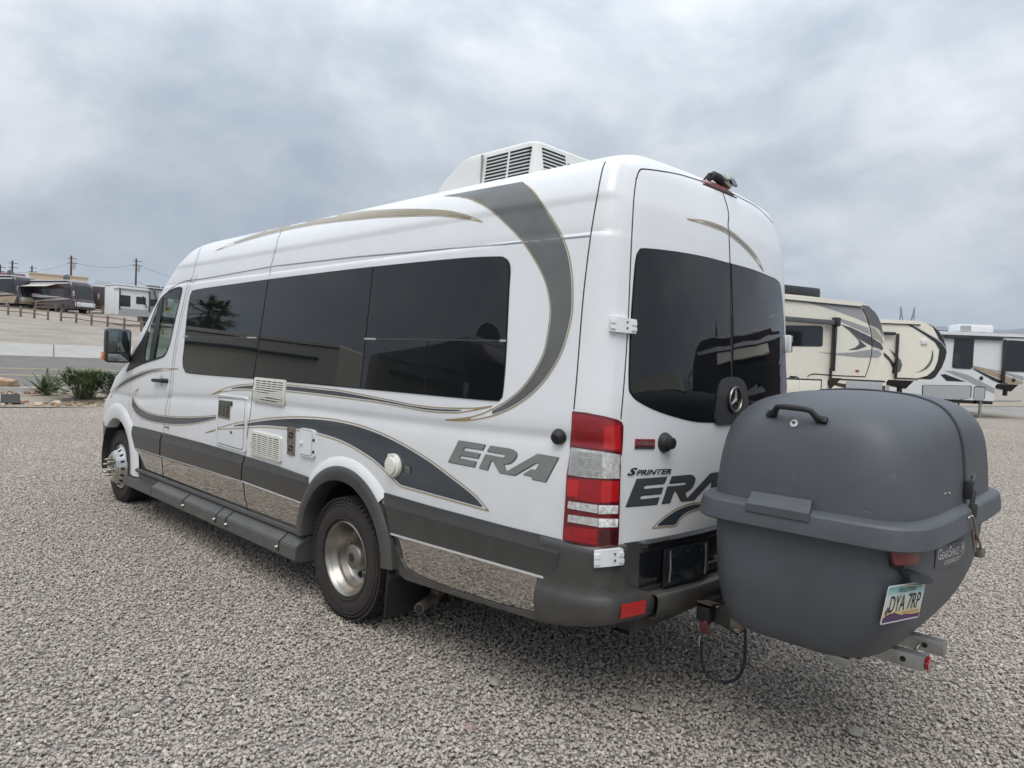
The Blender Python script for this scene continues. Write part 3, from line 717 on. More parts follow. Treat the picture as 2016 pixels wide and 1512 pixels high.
# --- wheels
def tyre_part(c, sg, width, parent, tread=True):
    h = width / 2; Rr = .375
    prof = [(.212, -h + .02), (.222, -h + .012), (.25, -h), (.30, -h - .008), (.335, -h + .004), (.358, -h + .014), (.369, -h + .03), (.370, -.05), (.366, -.046), (.366, -.030), (.371, -.026), (.372, .026), (.366, .030), (.366, .046), (.370, .05), (.369, h - .03), (.358, h - .014), (.335, h - .004), (.30, h + .008), (.25, h), (.222, h - .012), (.212, h - .02)]
    t = lathe('tyre', prof, (c[0], c[1], c[2]), TYRE, parent, 72, sgn=sg, ang=30)
    if tread:
        bm = bmesh.new()
        for k in range(58):
            a = 2 * math.pi * k / 58
            for j, (yy, wy, da) in enumerate(((-h + .022, .040, 0), (-.038, .022, .5), (0, .034, .2), (.038, .022, .5), (h - .022, .040, 0))):
                aa = a + da * 2 * math.pi / 58; rot = Matrix.Rotation(-aa, 3, 'Y') @ Matrix.Rotation(.25 if abs(yy) < .05 else 0, 3, 'X')
                rad = .371 if abs(yy) < .05 else .367
                box_bm(bm, (c[0] + rad * math.cos(aa), c[1] + sg * yy, c[2] + rad * math.sin(aa)), (.012, wy, .026), 0, rot)
        tr = bmo('tread', bm, TYRE, t, smooth=False); tr['kind'] = 'stuff'
    for k in range(3):          # raised rings of the sidewall
        r_ = (.245, .325, .345)[k]; y0 = (h + .001, h + .0005, h - .004)[k]
        lathe('sidewall_ring', [(r_ - .005, y0), (r_ - .002, y0 + .004), (r_ + .002, y0 + .004), (r_ + .005, y0)], c, TYRE, t, 64, sgn=sg)
    return t
def wheel(cx, yo, sg, kind):
    c = (cx, sg * (yo - .1075), .370)
    wroot = None
    if kind == 'rear':
        rim = lathe('rim', [(.200, -.09), (.214, .080), (.228, .094), (.230, .100), (.224, .104), (.214, .096), (.207, .080), (.200, .060), (.190, .050), (.184, .030), (.182, .018), (.174, .006), (.170, -.012), (.158, -.026), (.130, -.034), (.105, -.034), (.096, -.030)], c, STEEL, van, 64, sgn=sg, ang=40)
        lathe('hub', [(.097, -.036), (.092, -.025), (.084, .030), (.076, .044), (.058, .052), (.030, .055), (.0, .056)], c, STEEL, rim, 40, sgn=sg)
        lathe('hub_badge', [(.028, .0555), (.026, .0575), (0, .0578)], c, DBLACK, rim, 24, sgn=sg)
        for k in range(8):
            a = R(22.5 + 45 * k + (9 if k % 2 else -9))
            cc = (c[0] + .135 * math.cos(a), c[1] + sg * -.033, c[2] + .135 * math.sin(a))
            lathe('hand_hole', [(0, .0045), (.020, .0045), (.024, .0)], cc, GAP, rim, 16, sgn=sg)
    else:
        rim = lathe('rim', [(.200, .03), (.214, .085), (.226, .100), (.229, .106), (.222, .110), (.214, .106), (.206, .112), (.196, .124), (.150, .178), (.132, .190), (.120, .194), (.105, .193), (.098, .184), (.06, .182), (.055, .176), (0, .176)], c, CHROME, van, 64, sgn=sg, ang=30)
        for k in range(16):
            a = 2 * math.pi * k / 16
            d = Vector((math.cos(a) * .0, 0, 0)); cc = Vector((c[0] + .185 * math.cos(a), c[1] + sg * .1372, c[2] + .185 * math.sin(a)))
            nrm = Vector((math.cos(a) * .76, sg * .65, math.sin(a) * .76)).normalized(); t1 = Vector((-math.sin(a), 0, math.cos(a))); t2 = nrm.cross(t1)
            v = [cc + nrm * .0015 + t1 * .014 * math.cos(b) + t2 * .022 * math.sin(b) for b in np.linspace(0, 2 * math.pi, 15)[:-1]]
            pyd('hand_hole', v, [list(range(14))], GAP, rim, smooth=False)
        for k in range(6):
            a = R(60 * k + 15); cc = (c[0] + .080 * math.cos(a), c[1], c[2] + .080 * math.sin(a))
            lathe('wheel_stud', [(.017, .183), (.017, .205), (.012, .210), (.0115, .232), (.008, .238), (.0075, .252), (0, .254)], cc, STEEL, rim, 12, sgn=sg)
        lathe('hub_cap', [(.05, .180), (.045, .186), (0, .187)], c, DKMET, rim, 24, sgn=sg)
    tyre_part(c, sg, .215, rim)
    return rim
for sg in (1, -1):
    wheel(RX - .005, .985, sg, 'rear'); wheel(FX + .01, .955, sg, 'front')
    c2 = (RX - .005, sg * (.985 - .1075 - .27), .370); ir = lathe('rim', [(.21, -.09), (.19, 0), (.21, .09)], c2, BLACKPL, van, 32, sgn=sg); tyre_part(c2, sg, .215, ir, tread=False)
bm = bmesh.new(); tube_bm(bm, [(RX, -.8, .37), (RX, .8, .37)], .06, 12); bmo('rear_axle', bm, BLACKPL, van)
bm = bmesh.new(); tube_bm(bm, [(FX, -.8, .37), (FX, .8, .37)], .05, 12); bmo('front_axle', bm, BLACKPL, van)
for sg in (1, -1): box('chassis_rail', (3.6, sg * .42, .46), (6.6, .08, .14), BLACKPL, van)
box('underfloor', (3.5, 0, .53), (6.6, 1.7, .06), BLACKPL, van)
# --- running board
def extr(name, prof, x0, x1, m, parent, taper=.0):
    v = [(x0, y, z) for y, z in prof] + [(x1, y, z) for y, z in prof]; n = len(prof)
    f = [(i, (i + 1) % n, n + (i + 1) % n, n + i) for i in range(n)] + [list(range(n))[::-1], [n + i for i in range(n)]]
    bm = bmesh.new(); me = bpy.data.meshes.new('t'); me.from_pydata(v, [], f); bm.from_mesh(me); bpy.data.meshes.remove(me)
    es = [e_ for e_ in bm.edges]; bmesh.ops.bevel(bm, geom=es, offset=.006, segments=2, affect='EDGES')
    return bmo(name, bm, m, parent, ang=40)
BOARD = dusty('board_grey', (.034, .038, .041), .40, .1, amount=.25)
for sg in (1, -1):
    S = lambda P_: [(sg * y, z) for y, z in P_]
    extr('running_board', S([(.90, .420), (.972, .418), (1.060, .352), (1.064, .268), (1.03, .245), (.90, .245)]), 2.40, 5.02, BOARD, van)
    extr('running_board', S([(.90, .345), (1.02, .338), (1.060, .345), (1.064, .268), (1.03, .245), (.90, .245)]), 5.02, 5.80, BOARD, van)
    extr('running_board', S([(.95, .395), (.985, .390), (.985, .30), (.95, .30)]), 5.03, 5.70, BOARD, van)
BPX = lambda px, py: at(px, py, 1, 1.062)
def on_board(x, t):      # t 0 at the top inner edge of the slope, 1 at the fold, 2 at the bottom of the fascia
    A, B, C_ = (.972, .418), (1.060, .352), (1.064, .268)
    p = (A[0] + (B[0] - A[0]) * t, A[1] + (B[1] - A[1]) * t) if t <= 1 else (B[0] + (C_[0] - B[0]) * (t - 1), B[1] + (C_[1] - B[1]) * (t - 1))
    n = Vector((0, .6, .8)) if t < .95 else (Vector((0, .85, .5)) if t < 1.05 else Vector((0, 1, .05)))
    return Vector((x, p[0], p[1])) + n.normalized() * .0025
for x0, x1 in ((3.62, 4.28), (2.62, 3.45)):
    seg = [(x1, 1.75), (x1, 1.0), (x1, .30), (x1 - .05, .16), (x0 + .05, .16), (x0, .30), (x0, 1.0), (x0, 1.75)]
    pts = []
    for (xa, ta), (xb, tb) in zip(seg, seg[1:]):
        for k in range(6): pts.append(on_board(xa + (xb - xa) * k / 6, ta + (tb - ta) * k / 6))
    pts.append(on_board(*seg[-1])); bm = bmesh.new(); tube_bm(bm, pts, .0035, 6); bmo('step_cover_gap', bm, GAP, van)
    bm = bmesh.new(); tube_bm(bm, [on_board(x1 - .05, .17) + Vector((0, .002, .004)), on_board(x0 + .05, .17) + Vector((0, .002, .004))], .006, 8); bmo('step_hinge_pin', bm, STEEL, van)
    for xx in (x0 + .02, x1 - .02):
        p = on_board(xx, 1.5); lathe('latch_screw', [(0, .018), (.010, .018), (.013, .012), (.016, 0)], tuple(p), STEEL, van, 12)
# --- vents and hatches on the side
def quadpt(Q, a, b):
    Q = [np.array(p, float) for p in Q]; t = Q[0] + (Q[1] - Q[0]) * a; u = Q[3] + (Q[2] - Q[3]) * a; return tuple(t + (u - t) * b)
def subq(Q, a0, b0, a1, b1): return [quadpt(Q, a0, b0), quadpt(Q, a1, b0), quadpt(Q, a1, b1), quadpt(Q, a0, b1)]
def louvre(Q, rows, nm, m):
    fr = patch(nm, VAN, rpoly(Q, 4), .016, m, van, step=12, thick=.016)
    patch('vent_recess', VAN, subq(Q, .07, .11, .94, .92), .0165, GAP, fr, step=20)
    for k in range(rows):
        b0 = .115 + .80 * (k + .42) / rows; b1 = .115 + .80 * (k + 1.0) / rows
        patch('slat', VAN, subq(Q, .06, b0, .95, b1), .022, m, fr, step=30, thick=.006)
    for k in range(4): patch('slat_rib', VAN, subq(Q, .235 + .175 * k, .11, .25 + .175 * k, .92), .0215, m, fr, step=40, thick=.005)
    patch('vent_latch', VAN, subq(Q, .025, .42, .06, .54), .026, m, fr, step=20, thick=.010)
louvre([(505, 742.5), (566, 748.4), (561.5, 800), (500.5, 790)], 9, 'fridge_vent', CREAM)
louvre([(496.5, 846.6), (556.5, 861), (555, 910.5), (495, 893.5)], 10, 'fridge_vent', CREAM)
HQ = [(431, 776), (490, 783), (485.5, 891), (426, 873)]
ht = patch('service_hatch', VAN, rpoly(HQ, 5), .012, WPLAS, van, step=8, thick=.012)
ribbon('hatch_gap', VAN, rpoly(subq(HQ, .06, .045, .93, .965), 4) + [subq(HQ, .06, .045, .93, .965)[0]], .005, .0125, GAP, ht)
patch('hatch_door', VAN, rpoly(subq(HQ, .075, .055, .915, .955), 4), .0155, WHITE, ht, step=8, thick=.005)
swoosh(VAN, DU, DL, DKGREY, GOLD, ht, gap=4.0, lw=.006, n=150, smooth=False, off=.0172, clip=(429.5, 485))
VQ = [(435.4, 788), (458.5, 791), (456.5, 826), (433.5, 821)]
hv = patch('heater_vent', VAN, VQ, .020, STEEL, ht, step=10, thick=.006)
for i in range(3):
    for k in range(9): patch('vent_slot', VAN, subq(VQ, .08 + .30 * i, .05 + .095 * k, .32 + .30 * i, .105 + .095 * k), .0212, GAP, hv, step=30)
patch('hatch_lock', VAN, [(459.5, 791), (462, 792), (461.8, 799.5), (459.3, 800)], .026, RUBBER, ht, step=10, thick=.010)
patch('hatch_lock', VAN, [(458, 848.5), (460.3, 849), (460, 853.5), (457.8, 853)], .020, RUBBER, ht, step=10, thick=.006)
FQ = [(567.4, 838.7), (582.5, 841.6), (580.8, 897.5), (567, 894.5)]
fv = patch('furnace_vent', VAN, rpoly(FQ, 2), .008, STEEL, van, step=12, thick=.008)
for b in (.30, .76):
    c_ = quadpt(FQ, .5, b); patch('exhaust_port', VAN, [(c_[0] + 5.0 * math.cos(a), c_[1] + 7.2 * math.sin(a)) for a in np.linspace(0, 2 * math.pi, 17)[:-1]], .0085, GAP, fv, step=20)
    ribbon('port_bar', VAN, [(c_[0] - 4.5, c_[1] - 1.5), (c_[0] + 4.5, c_[1] + 1.5)], .007, .0095, STEEL, fv); ribbon('port_bar', VAN, [(c_[0], c_[1] - 7), (c_[0], c_[1] + 7)], .007, .0095, STEEL, fv)
for a, b in ((.12, .12), (.88, .12), (.12, .52), (.88, .54), (.12, .93), (.88, .93)):
    c_ = quadpt(FQ, a, b); patch('screw', VAN, [(c_[0] + 1.1 * math.cos(t), c_[1] + 1.3 * math.sin(t)) for t in np.linspace(0, 2 * math.pi, 9)[:-1]], .010, RUBBER, fv, step=20, thick=.003)
WQ = [(595, 841.4), (624, 847), (622, 902), (592, 895)]
wh = patch('water_hatch', VAN, rpoly(WQ, 6), .018, WPLAS, van, step=10, thick=.018)
ribbon('hatch_gap', VAN, rpoly(subq(WQ, .08, .055, .87, .95), 4) + [rpoly(subq(WQ, .08, .055, .87, .95), 4)[0]], .004, .0185, mat('soft_gap', (.2, .2, .2), .8), wh)
patch('hatch_door', VAN, rpoly(subq(WQ, .10, .07, .85, .93), 4), .021, WPLAS, wh, step=12, thick=.004)
patch('hatch_latch', VAN, [(596.5, 869), (601.5, 870), (601.3, 874.5), (596.3, 873.5)], .032, WPLAS, wh, step=10, thick=.012)
for b in (.36, .78): patch('hatch_hinge', VAN, subq(WQ, .93, b - .045, 1.01, b + .045), .022, RUBBER, wh, step=10, thick=.008)
def boss(px, py, prof, m, nm, parent=van, seg=28):
    l, n = VAN.hit(px, py); q_ = n.to_track_quat('Z', 'Y').to_matrix().to_4x4(); bm = bmesh.new(); v = []
    me = bpy.data.meshes.new('t'); vv = []; ff = []; k = len(prof)
    for i in range(seg):
        a = 2 * math.pi * i / seg
        for r_, h in prof: vv.append(l + (q_ @ Vector((r_ * math.cos(a), r_ * math.sin(a), h))))
    for i in range(seg):
        for j in range(k - 1): ff.append((i * k + j, i * k + j + 1, ((i + 1) % seg) * k + j + 1, ((i + 1) % seg) * k + j))
    me.from_pydata([tuple(p) for p in vv], [], ff); bm.from_mesh(me); bmesh.ops.remove_doubles(bm, verts=bm.verts, dist=1e-6)
    return bmo(nm, bm, m, parent)
pi_ = boss(777, 916, [(.066, 0), (.066, .012), (.060, .022), (.050, .026), (.046, .036), (.020, .040), (0, .040)], CREAM, 'power_inlet')
patch('inlet_tab', VAN, [(772, 893), (782, 895), (781.5, 902), (771.5, 900)], .03, CREAM, pi_, step=20, thick=.028)
patch('inlet_tab', VAN, [(775, 930), (781, 931), (780.5, 937), (776, 936.5)], .02, CREAM, pi_, step=20, thick=.018)
lb = patch('warning_label', VAN, [(794.5, 914), (811.3, 917.5), (810.8, 932), (794, 928)], .0035, DBLACK, van, step=20)
for k in range(6): ribbon('label_print', VAN, [(797 + (k % 2), 917 + k * 2.0 + (1.4 if k > 3 else 0)), (808.5 - (k % 2), 919.6 + k * 2.0 + (1.4 if k > 3 else 0))], .003, .0042, ALU, lb)
boss(1103, 858, [(.034, 0), (.036, .004), (.034, .018), (.028, .034), (.022, .040), (0, .041)], RUBBER, 'door_buffer')
boss(1308, 871, [(.046, 0), (.046, .004), (.036, .024), (.026, .030), (.026, .048), (.018, .052), (0, .050)], RUBBER, 'door_buffer')
# cab door handle with its recess
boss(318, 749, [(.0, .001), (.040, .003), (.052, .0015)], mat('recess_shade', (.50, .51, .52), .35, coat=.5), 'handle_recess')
bm = bmesh.new(); h0 = vhit(308, 748.5) + Vector((0, .03, 0)); h1 = vhit(329, 749.5) + Vector((0, .03, 0))
tube_bm(bm, [h0 + Vector((.02, -.03, 0)), h0, h0.lerp(h1, .5) + Vector((0, .008, 0)), h1, h1 + Vector((-.02, -.03, 0))], [.016, .017, .016, .022, .02], 10); bmo('door_handle', bm, RUBBER, van)
patch('side_marker', VAN, [(324.5, 838.5), (333, 840.5), (333, 843.5), (325, 842)], .004, DKMET, van, step=10, thick=.004)
# --- door hinges
def hinge(Q, o_=0.):
    h = patch('door_hinge', VAN, rpoly(Q, 2), .022 + o_, WPLAS, van, step=10, thick=.022)
    for a in (.03, .80): 
        for b in (.20, .58): patch('hinge_knuckle', VAN, subq(Q, a, b, a + .17, b + .24), .030 + o_, WPLAS, h, step=10, thick=.010)
    for b in (.28, .68):
        c_ = quadpt(Q, .62, b); patch('hinge_bolt', VAN, [(c_[0] + 2.2 * math.cos(t), c_[1] + 2.6 * math.sin(t)) for t in np.linspace(0, 2 * math.pi, 11)[:-1]], .0228 + o_, mat('bolt_grey', (.12, .12, .12), .5), h, step=20)
hinge([(1200, 623), (1247, 630), (1246, 658), (1199, 653)])
hl_ = vhit(1223, 640)
rh = box('door_hinge', (hl_.x + .03, -hl_.y - .012, hl_.z), (.12, .035, .105), WPLAS, van, bev=.01)
for dz in (-.03, .03): lathe('hinge_knuckle', [(0, -.02), (.014, -.02), (.014, .02), (0, .02)], (hl_.x - .02, -hl_.y - .028, hl_.z + dz), STEEL, rh, 12, axis='z')
# --- rear bumper
def off_loop(z, offn, s0, s1):
    """part of the outline pushed out by offn, left side; s in metres of path from the rear centre"""
    h_, t_ = loop(z); P_ = np.array([p for p, t in zip(h_, t_)])[:45]
    d = np.r_[0, np.cumsum(np.linalg.norm(np.diff(P_, axis=0), axis=1))]
    s = np.linspace(s0, s1, 40); X = np.interp(s, d, P_[:, 0]); Y_ = np.interp(s, d, P_[:, 1])
    tx = np.gradient(X); ty = np.gradient(Y_); ln = np.hypot(tx, ty); nx, ny = -ty / ln, tx / ln
    return np.stack([X + nx * offn, Y_ + ny * offn], 1)
for sg in (1, -1):
    v = []; f = []
    lev = [(.498, -.06), (.490, .005), (.498, .024), (.512, .034), (.545, .040), (.575, .043), (.598, .041), (.612, .034), (.626, .027), (.66, .026), (.72, .024), (.80, .022), (.826, .018), (.834, .006), (.834, -.02)]
    for z, o_ in lev:
        lp = off_loop(max(z, .4), o_, .64 if z < .60 else (.66 if z < .615 else (.72 if z < .63 else .80)), 1.225)
        for k, (x, y) in enumerate(lp):
            q_ = max(0., min(1., (x - .05) / .28)); v.append((x, sg * y, z - (.055 * q_ * max(0., (.62 - z) / .13) if z < .62 else 0.)))
    for i in range(len(lev) - 1):
        for j in range(39): f.append((i * 40 + j, i * 40 + j + 1, (i + 1) * 40 + j + 1, (i + 1) * 40 + j))
    bm = bmesh.new(); me = bpy.data.meshes.new('t'); me.from_pydata(v, [], f); bm.from_mesh(me); bpy.data.meshes.remove(me)
    bc = bmo('bumper_corner', bm, BUMP, van, ang=50)
    # reflector set in the corner
    v = []; f = []
    for z, o_ in ((.520, .0385), (.524, .044), (.580, .048), (.584, .0445)):
        lp = off_loop(z, o_, .70, .845); v += [(x, sg * y, z) for x, y in lp]
    for i in range(3):
        for j in range(39): f.append((i * 40 + j, i * 40 + j + 1, (i + 1) * 40 + j + 1, (i + 1) * 40 + j))
    pyd('bumper_reflector', v, f, REDBRIGHT, bc)
v = []; f = []
lev = [(.492, .00), (.490, .050), (.505, .066), (.54, .075), (.575, .078), (.594, .076), (.602, .066), (.604, .010)]
for z, o_ in lev:
    lp = off_loop(z, o_, .0, .66); row = [(x, y, z) for x, y in lp]; v += [(x, -y, z_) for x, y, z_ in row[:0:-1]] + row
n_ = len(v) // len(lev)
for i in range(len(lev) - 1):
    for j in range(n_ - 1): f.append((i * n_ + j, i * n_ + j + 1, (i + 1) * n_ + j + 1, (i + 1) * n_ + j))
bm = bmesh.new(); me = bpy.data.meshes.new('t'); me.from_pydata(v, [], f); bm.from_mesh(me); bpy.data.meshes.remove(me); bmo('bumper_beam', bm, BUMP, van, ang=50)
# dark lower door panels
def rear_patch(yz, off, m, nm, parent, th=.01):
    return patch(nm, VAN, [tuple(proj(Vector((xr(y, z), y, z)))) for y, z in yz], off, m, parent, step=14, thick=th)
def proj(p):
    d = p - CAM; z = d.dot(_F); return (PW / 2 + FPX * d.dot(_R) / z, PH / 2 - FPX * d.dot(_U) / z)
def rear_grid(name, y0, y1, z0, z1, off, m, parent, ny=20, nz=6):
    v = []; f = []
    for i in range(ny + 1):
        for k in range(nz + 1):
            y = y0 + (y1 - y0) * i / ny; z = z0 + (z1 - z0) * k / nz; e_ = .002 if i in (0, ny) or k in (0, nz) else off; v.append((xr(y, z) - e_, y, z))
    for i in range(ny):
        for k in range(nz): f.append((i * (nz + 1) + k, i * (nz + 1) + k + 1, (i + 1) * (nz + 1) + k + 1, (i + 1) * (nz + 1) + k))
    return pyd(name, v, f, m, parent)
rear_grid('lower_door_panel', -.80, .80, .60, .838, .012, BUMP, van)
rear_grid('plate_recess', -.05, .745, .612, .81, .016, GLOSSBLK, van)
rear_grid('panel_rail', .03, .72, .795, .838, .030, GLOSSBLK, van, nz=4)
pc = Vector((xr(.42, .68) - .034, .42, .702)); ang = -.135
ph = box('plate_holder', pc, (.012, .325, .175), mat('plate_dark', (.035, .045, .055), .2, metal=.6), van, bev=.005, rot=Matrix.Rotation(ang, 3, 'Z'))
for s_ in (-.13, .13):
    p = pc + Matrix.Rotation(ang, 3, 'Z') @ Vector((-.010, s_, 0)); tube('plate_clip', [p + Vector((0, 0, .08)), p + Vector((-.004, 0, 0)), p + Vector((0, 0, -.065))], .006, STEEL, ph, 8)
for s_, dz in ((-.10, .05), (-.10, -.03), (.10, .05), (.10, -.03), (.0, .06)):
    p = pc + Matrix.Rotation(ang, 3, 'Z') @ Vector((-.0065, s_, dz)); lathe('plate_bolt', [(0, -.003), (.007, -.002), (.008, 0)], tuple(p), RUBBER, ph, 10, axis='x')
hinge([(1170, 1080), (1214, 1075), (1215, 1107), (1170, 1112)], .022)
# --- exhaust, hitch
ex = tube('exhaust_pipe', [(1.75, .20, .30), (1.52, .52, .235), (1.40, .72, .225), (1.29, .92, .232)], .029, DIRTYSTEEL, van, 14)
tube('pipe_end', [(1.292, .916, .232), (1.2885, .9225, .2323)], .024, GAP, ex, 14)
tube('pipe_hanger', [(1.42, .70, .25), (1.41, .71, .36), (1.42, .68, .46)], .010, DIRTYSTEEL, ex, 8)
box('pipe_clamp', (1.40, .72, .228), (.05, .03, .085), DIRTYSTEEL, ex, bev=.01)
# --- mirrors
for sg in (1, -1):
    rm = Matrix.Rotation(sg * -.10, 3, 'Z') @ Matrix.Rotation(-.07, 3, 'Y'); c = Vector((5.93, sg * 1.10, 1.62))
    bm = bmesh.new(); box_bm(bm, c, (.15, .225, .335), .045, rm, 4); mh = bmo('door_mirror', bm, BLACKPL, van, ang=60)
    for nm, dz, h_, m in (('mirror_glass', .045, .205, mat('mirror_glass', (.20, .24, .24), .03, metal=1., var=.02)), ('wide_angle_glass', -.112, .07, mat('mirror_glass2', (.34, .38, .39), .04, metal=1., var=.02))):
        bm = bmesh.new(); box_bm(bm, c + rm @ Vector((-.0745, 0, dz)), (.006, .185, h_), .002, rm); bmo(nm, bm, m, mh)
    bm = bmesh.new(); box_bm(bm, c + rm @ Vector((.02, sg * .118, -.105)), (.09, .03, .085), .01, rm); bmo('turn_signal', bm, mat('amber_lens', (.62, .22, .05), .15, coat=1.), mh)
    bm = bmesh.new(); tube_bm(bm, [c + Vector((.03, -sg * .09, -.11)), Vector((5.97, sg * .97, 1.50)), Vector((5.95, sg * .93, 1.48))], [.034, .04, .06], 12); bmo('mirror_arm', bm, BLACKPL, mh)
# --- roof air conditioner
AX0, AX1, AY, AZ0, AZ1 = 1.075, 2.06, .345, 2.585, 2.925
def ac_loop(z):
    t = (z - AZ0) / (AZ1 - AZ0); pts = []
    xb = AX1 - .20 * t ** 2.2 - (.10 * max(0, t - .55) / .45); xa = AX0 + .05 * t; yy = AY - .035 * t
    r_ = .07
    for cx, cy, a0 in ((xa + r_, yy - r_, 90), (xa + r_, -yy + r_, 180), (xb - r_, -yy + r_, 270), (xb - r_, yy - r_, 0)):
        for k in range(7):
            a = R(a0 + 15 * k); pts.append((cx + r_ * math.cos(a), cy + r_ * math.sin(a), z))
    return pts
lv = [AZ0, AZ0 + .08, AZ0 + .16, AZ0 + .22, AZ0 + .27, AZ1 - .045, AZ1 - .02]
v = []; f = []
for z in lv: v += ac_loop(z)
top = [(1.50 + (x - 1.50) * .93, y * .93, AZ1) for x, y, z in ac_loop(AZ1 - .005)]; v += top
nn = 28
for i in range(len(lv)):
    for j in range(nn): f.append((i * nn + j, i * nn + (j + 1) % nn, (i + 1) * nn + (j + 1) % nn, (i + 1) * nn + j))
f.append([len(lv) * nn + j for j in range(nn)])
bm = bmesh.new(); me = bpy.data.meshes.new('t'); me.from_pydata(v, [], f); bm.from_mesh(me); bpy.data.meshes.remove(me)
ACP = mat('air_unit_plastic', (.66, .66, .63), .45, var=.04); ac = bmo('air_conditioner', bm, ACP, van, ang=45)
def ac_side(x, z, sg): t = (z - AZ0) / (AZ1 - AZ0); return AY - .035 * t
def ac_rear(z): t = (z - AZ0) / (AZ1 - AZ0); return AX0 + .05 * t
for sg in (1, -1):
    box('seam', (1.56, sg * .329, 2.76), (.004, .02, .28), mat('ac_seam', (.3, .3, .29), .6), ac)
    for k in range(11):
        z = 2.66 + k * .0215; dx = .10 * (k / 11) * 0
        for x0, x1 in ((1.155, 1.325), (1.345, 1.53)):
            box('vent_slot', ((x0 + x1) / 2, sg * (ac_side(0, z, sg) - .004), z), (x1 - x0, .012, .0115), GAP, ac)
for k in range(11):
    z = 2.66 + k * .0215
    for y0, y1 in ((.05, .26), (-.14, .03), (-.28, -.16)):
        if k > 8 and y0 == -.14: continue
        box('vent_slot', (ac_rear(z) + .004, (y0 + y1) / 2, z), (.012, y1 - y0, .0115), GAP, ac)
# --- high brake light and camera over the rear doors
bl0 = []
for y in np.linspace(.19, -.17, 19): bl0.append(Vector((xr(y, 2.515) + .035, y, 2.548 - .10 * (y - .01) ** 2)))
v = []; f = []
for i, p in enumerate(bl0):
    e_ = 1 - (abs(i - 9) / 9) ** 6 * .6
    v += [p + Vector((-.022 * e_, 0, -.016 * e_)), p + Vector((-.030 * e_, 0, .0)), p + Vector((-.018 * e_, 0, .016 * e_)), p + Vector((.05, 0, .022 * e_))]
    if i:
        for k in range(3): f.append((4 * i - 4 + k, 4 * i - 3 + k, 4 * i + 1 + k, 4 * i + k))
brk = pyd('brake_light', v, f, mat('brake_lens', (.30, .09, .09), .18, coat=1., var=.2, scale=30), van)
pyd('brake_light_seal', [p + Vector((-.028, 0, -.012 - .010 * k)) for p in bl0 for k in (0, 1)], [(2 * i, 2 * i + 1, 2 * i + 3, 2 * i + 2) for i in range(18)], RUBBER, brk)
cm = bmesh.new(); cpos = Vector((.105, -.075, 2.602)); box_bm(cm, cpos, (.065, .085, .055), .013, Matrix.Rotation(.45, 3, 'Y') @ Matrix.Rotation(.2, 3, 'X')); cb = bmo('reversing_camera', cm, mat('camera_chrome', (.55, .53, .47), .18, metal=.9), van)
box('camera_lens', cpos + Vector((-.036, -.005, -.012)), (.012, .055, .038), GLOSSBLK, cb, rot=Matrix.Rotation(.45, 3, 'Y'))
tube('camera_bracket', [cpos + Vector((.01, .03, -.01)), cpos + Vector((.01, .07, .002)), cpos + Vector((.01, .12, .005)), cpos + Vector((.02, .15, -.02))], [.024, .025, .022, .012], RUBBER, cb)
tube('camera_wire', [cpos + Vector((.01, .13, .01)), cpos + Vector((.0, .18, .0)), cpos + Vector((.03, .21, -.055))], .006, RUBBER, cb)
# ------------------------------------------------------------------ hitch carrier and cargo box behind the van
car = empty('hitch_carrier', (-.3, 0, .3), 'steel and aluminium hitch rack under the grey cargo box', 'hitch rack')
box('receiver_beam', (.10, .0, .465), (.10, 1.36, .13), BLACKPL, car, bev=.012)
for sg in (1, -1):
    pyd('beam_bracket', [(.06, sg * .62, .40), (.06, sg * .70, .40), (.06, sg * .70, .53), (.06, sg * .45, .53), (.05, sg * .45, .42), (.16, sg * .62, .40), (.16, sg * .70, .40), (.16, sg * .45, .42)], [(0, 1, 2, 3, 4), (0, 5, 6, 1), (0, 4, 7, 5)], BLACKPL, car, smooth=False)
box('receiver_tube', (-.06, .0, .455), (.34, .08, .08), BLACKPL, car, bev=.006)
box('swing_arm', (-.20, .02, .46), (.10, .60, .075), BLACKPL, car, bev=.008)
for yy in (.34, -.34): box('cross_tube', (-.56, yy, .505), (.50, .062, .05), BLACKPL, car, bev=.005)
def sqtube(name, c, s, holes, endcap=None):
    t = box(name, c, s, ALU, car, bev=.005)
    for hx in holes:
        lathe('bolt_hole', [(0, .0015), (.010, .0015), (.0115, 0)], (hx, c[1] + s[1] / 2, c[2]), GAP, t, 14)
    if endcap: 
        bm = bmesh.new(); tube_bm(bm, [(c[0] - s[0] / 2 - .002, c[1], c[2]), (c[0] - s[0] / 2 - .014, c[1], c[2])], .027, 20); bmo('round_reflector', bm, REDLENS, t)
    return t
sqtube('slide_tube', (-.63, .245, .500), (.76, .056, .058), (-.935,), True)
sqtube('slide_tube', (-.645, .015, .500), (.76, .056, .058), (-.955,), False)
tube('lock_pin', [(-.94, -.03, .50), (-.94, .075, .50), (-.933, .082, .485), (-.92, .085, .465)], .005, STEEL, car, 8)
box('tray_foot', (-.78, .50, .512), (.07, .06, .035), ALU, car, bev=.004)
box('tray_foot', (-.36, .50, .530), (.06, .05, .04), DIRTYSTEEL, car, bev=.004)
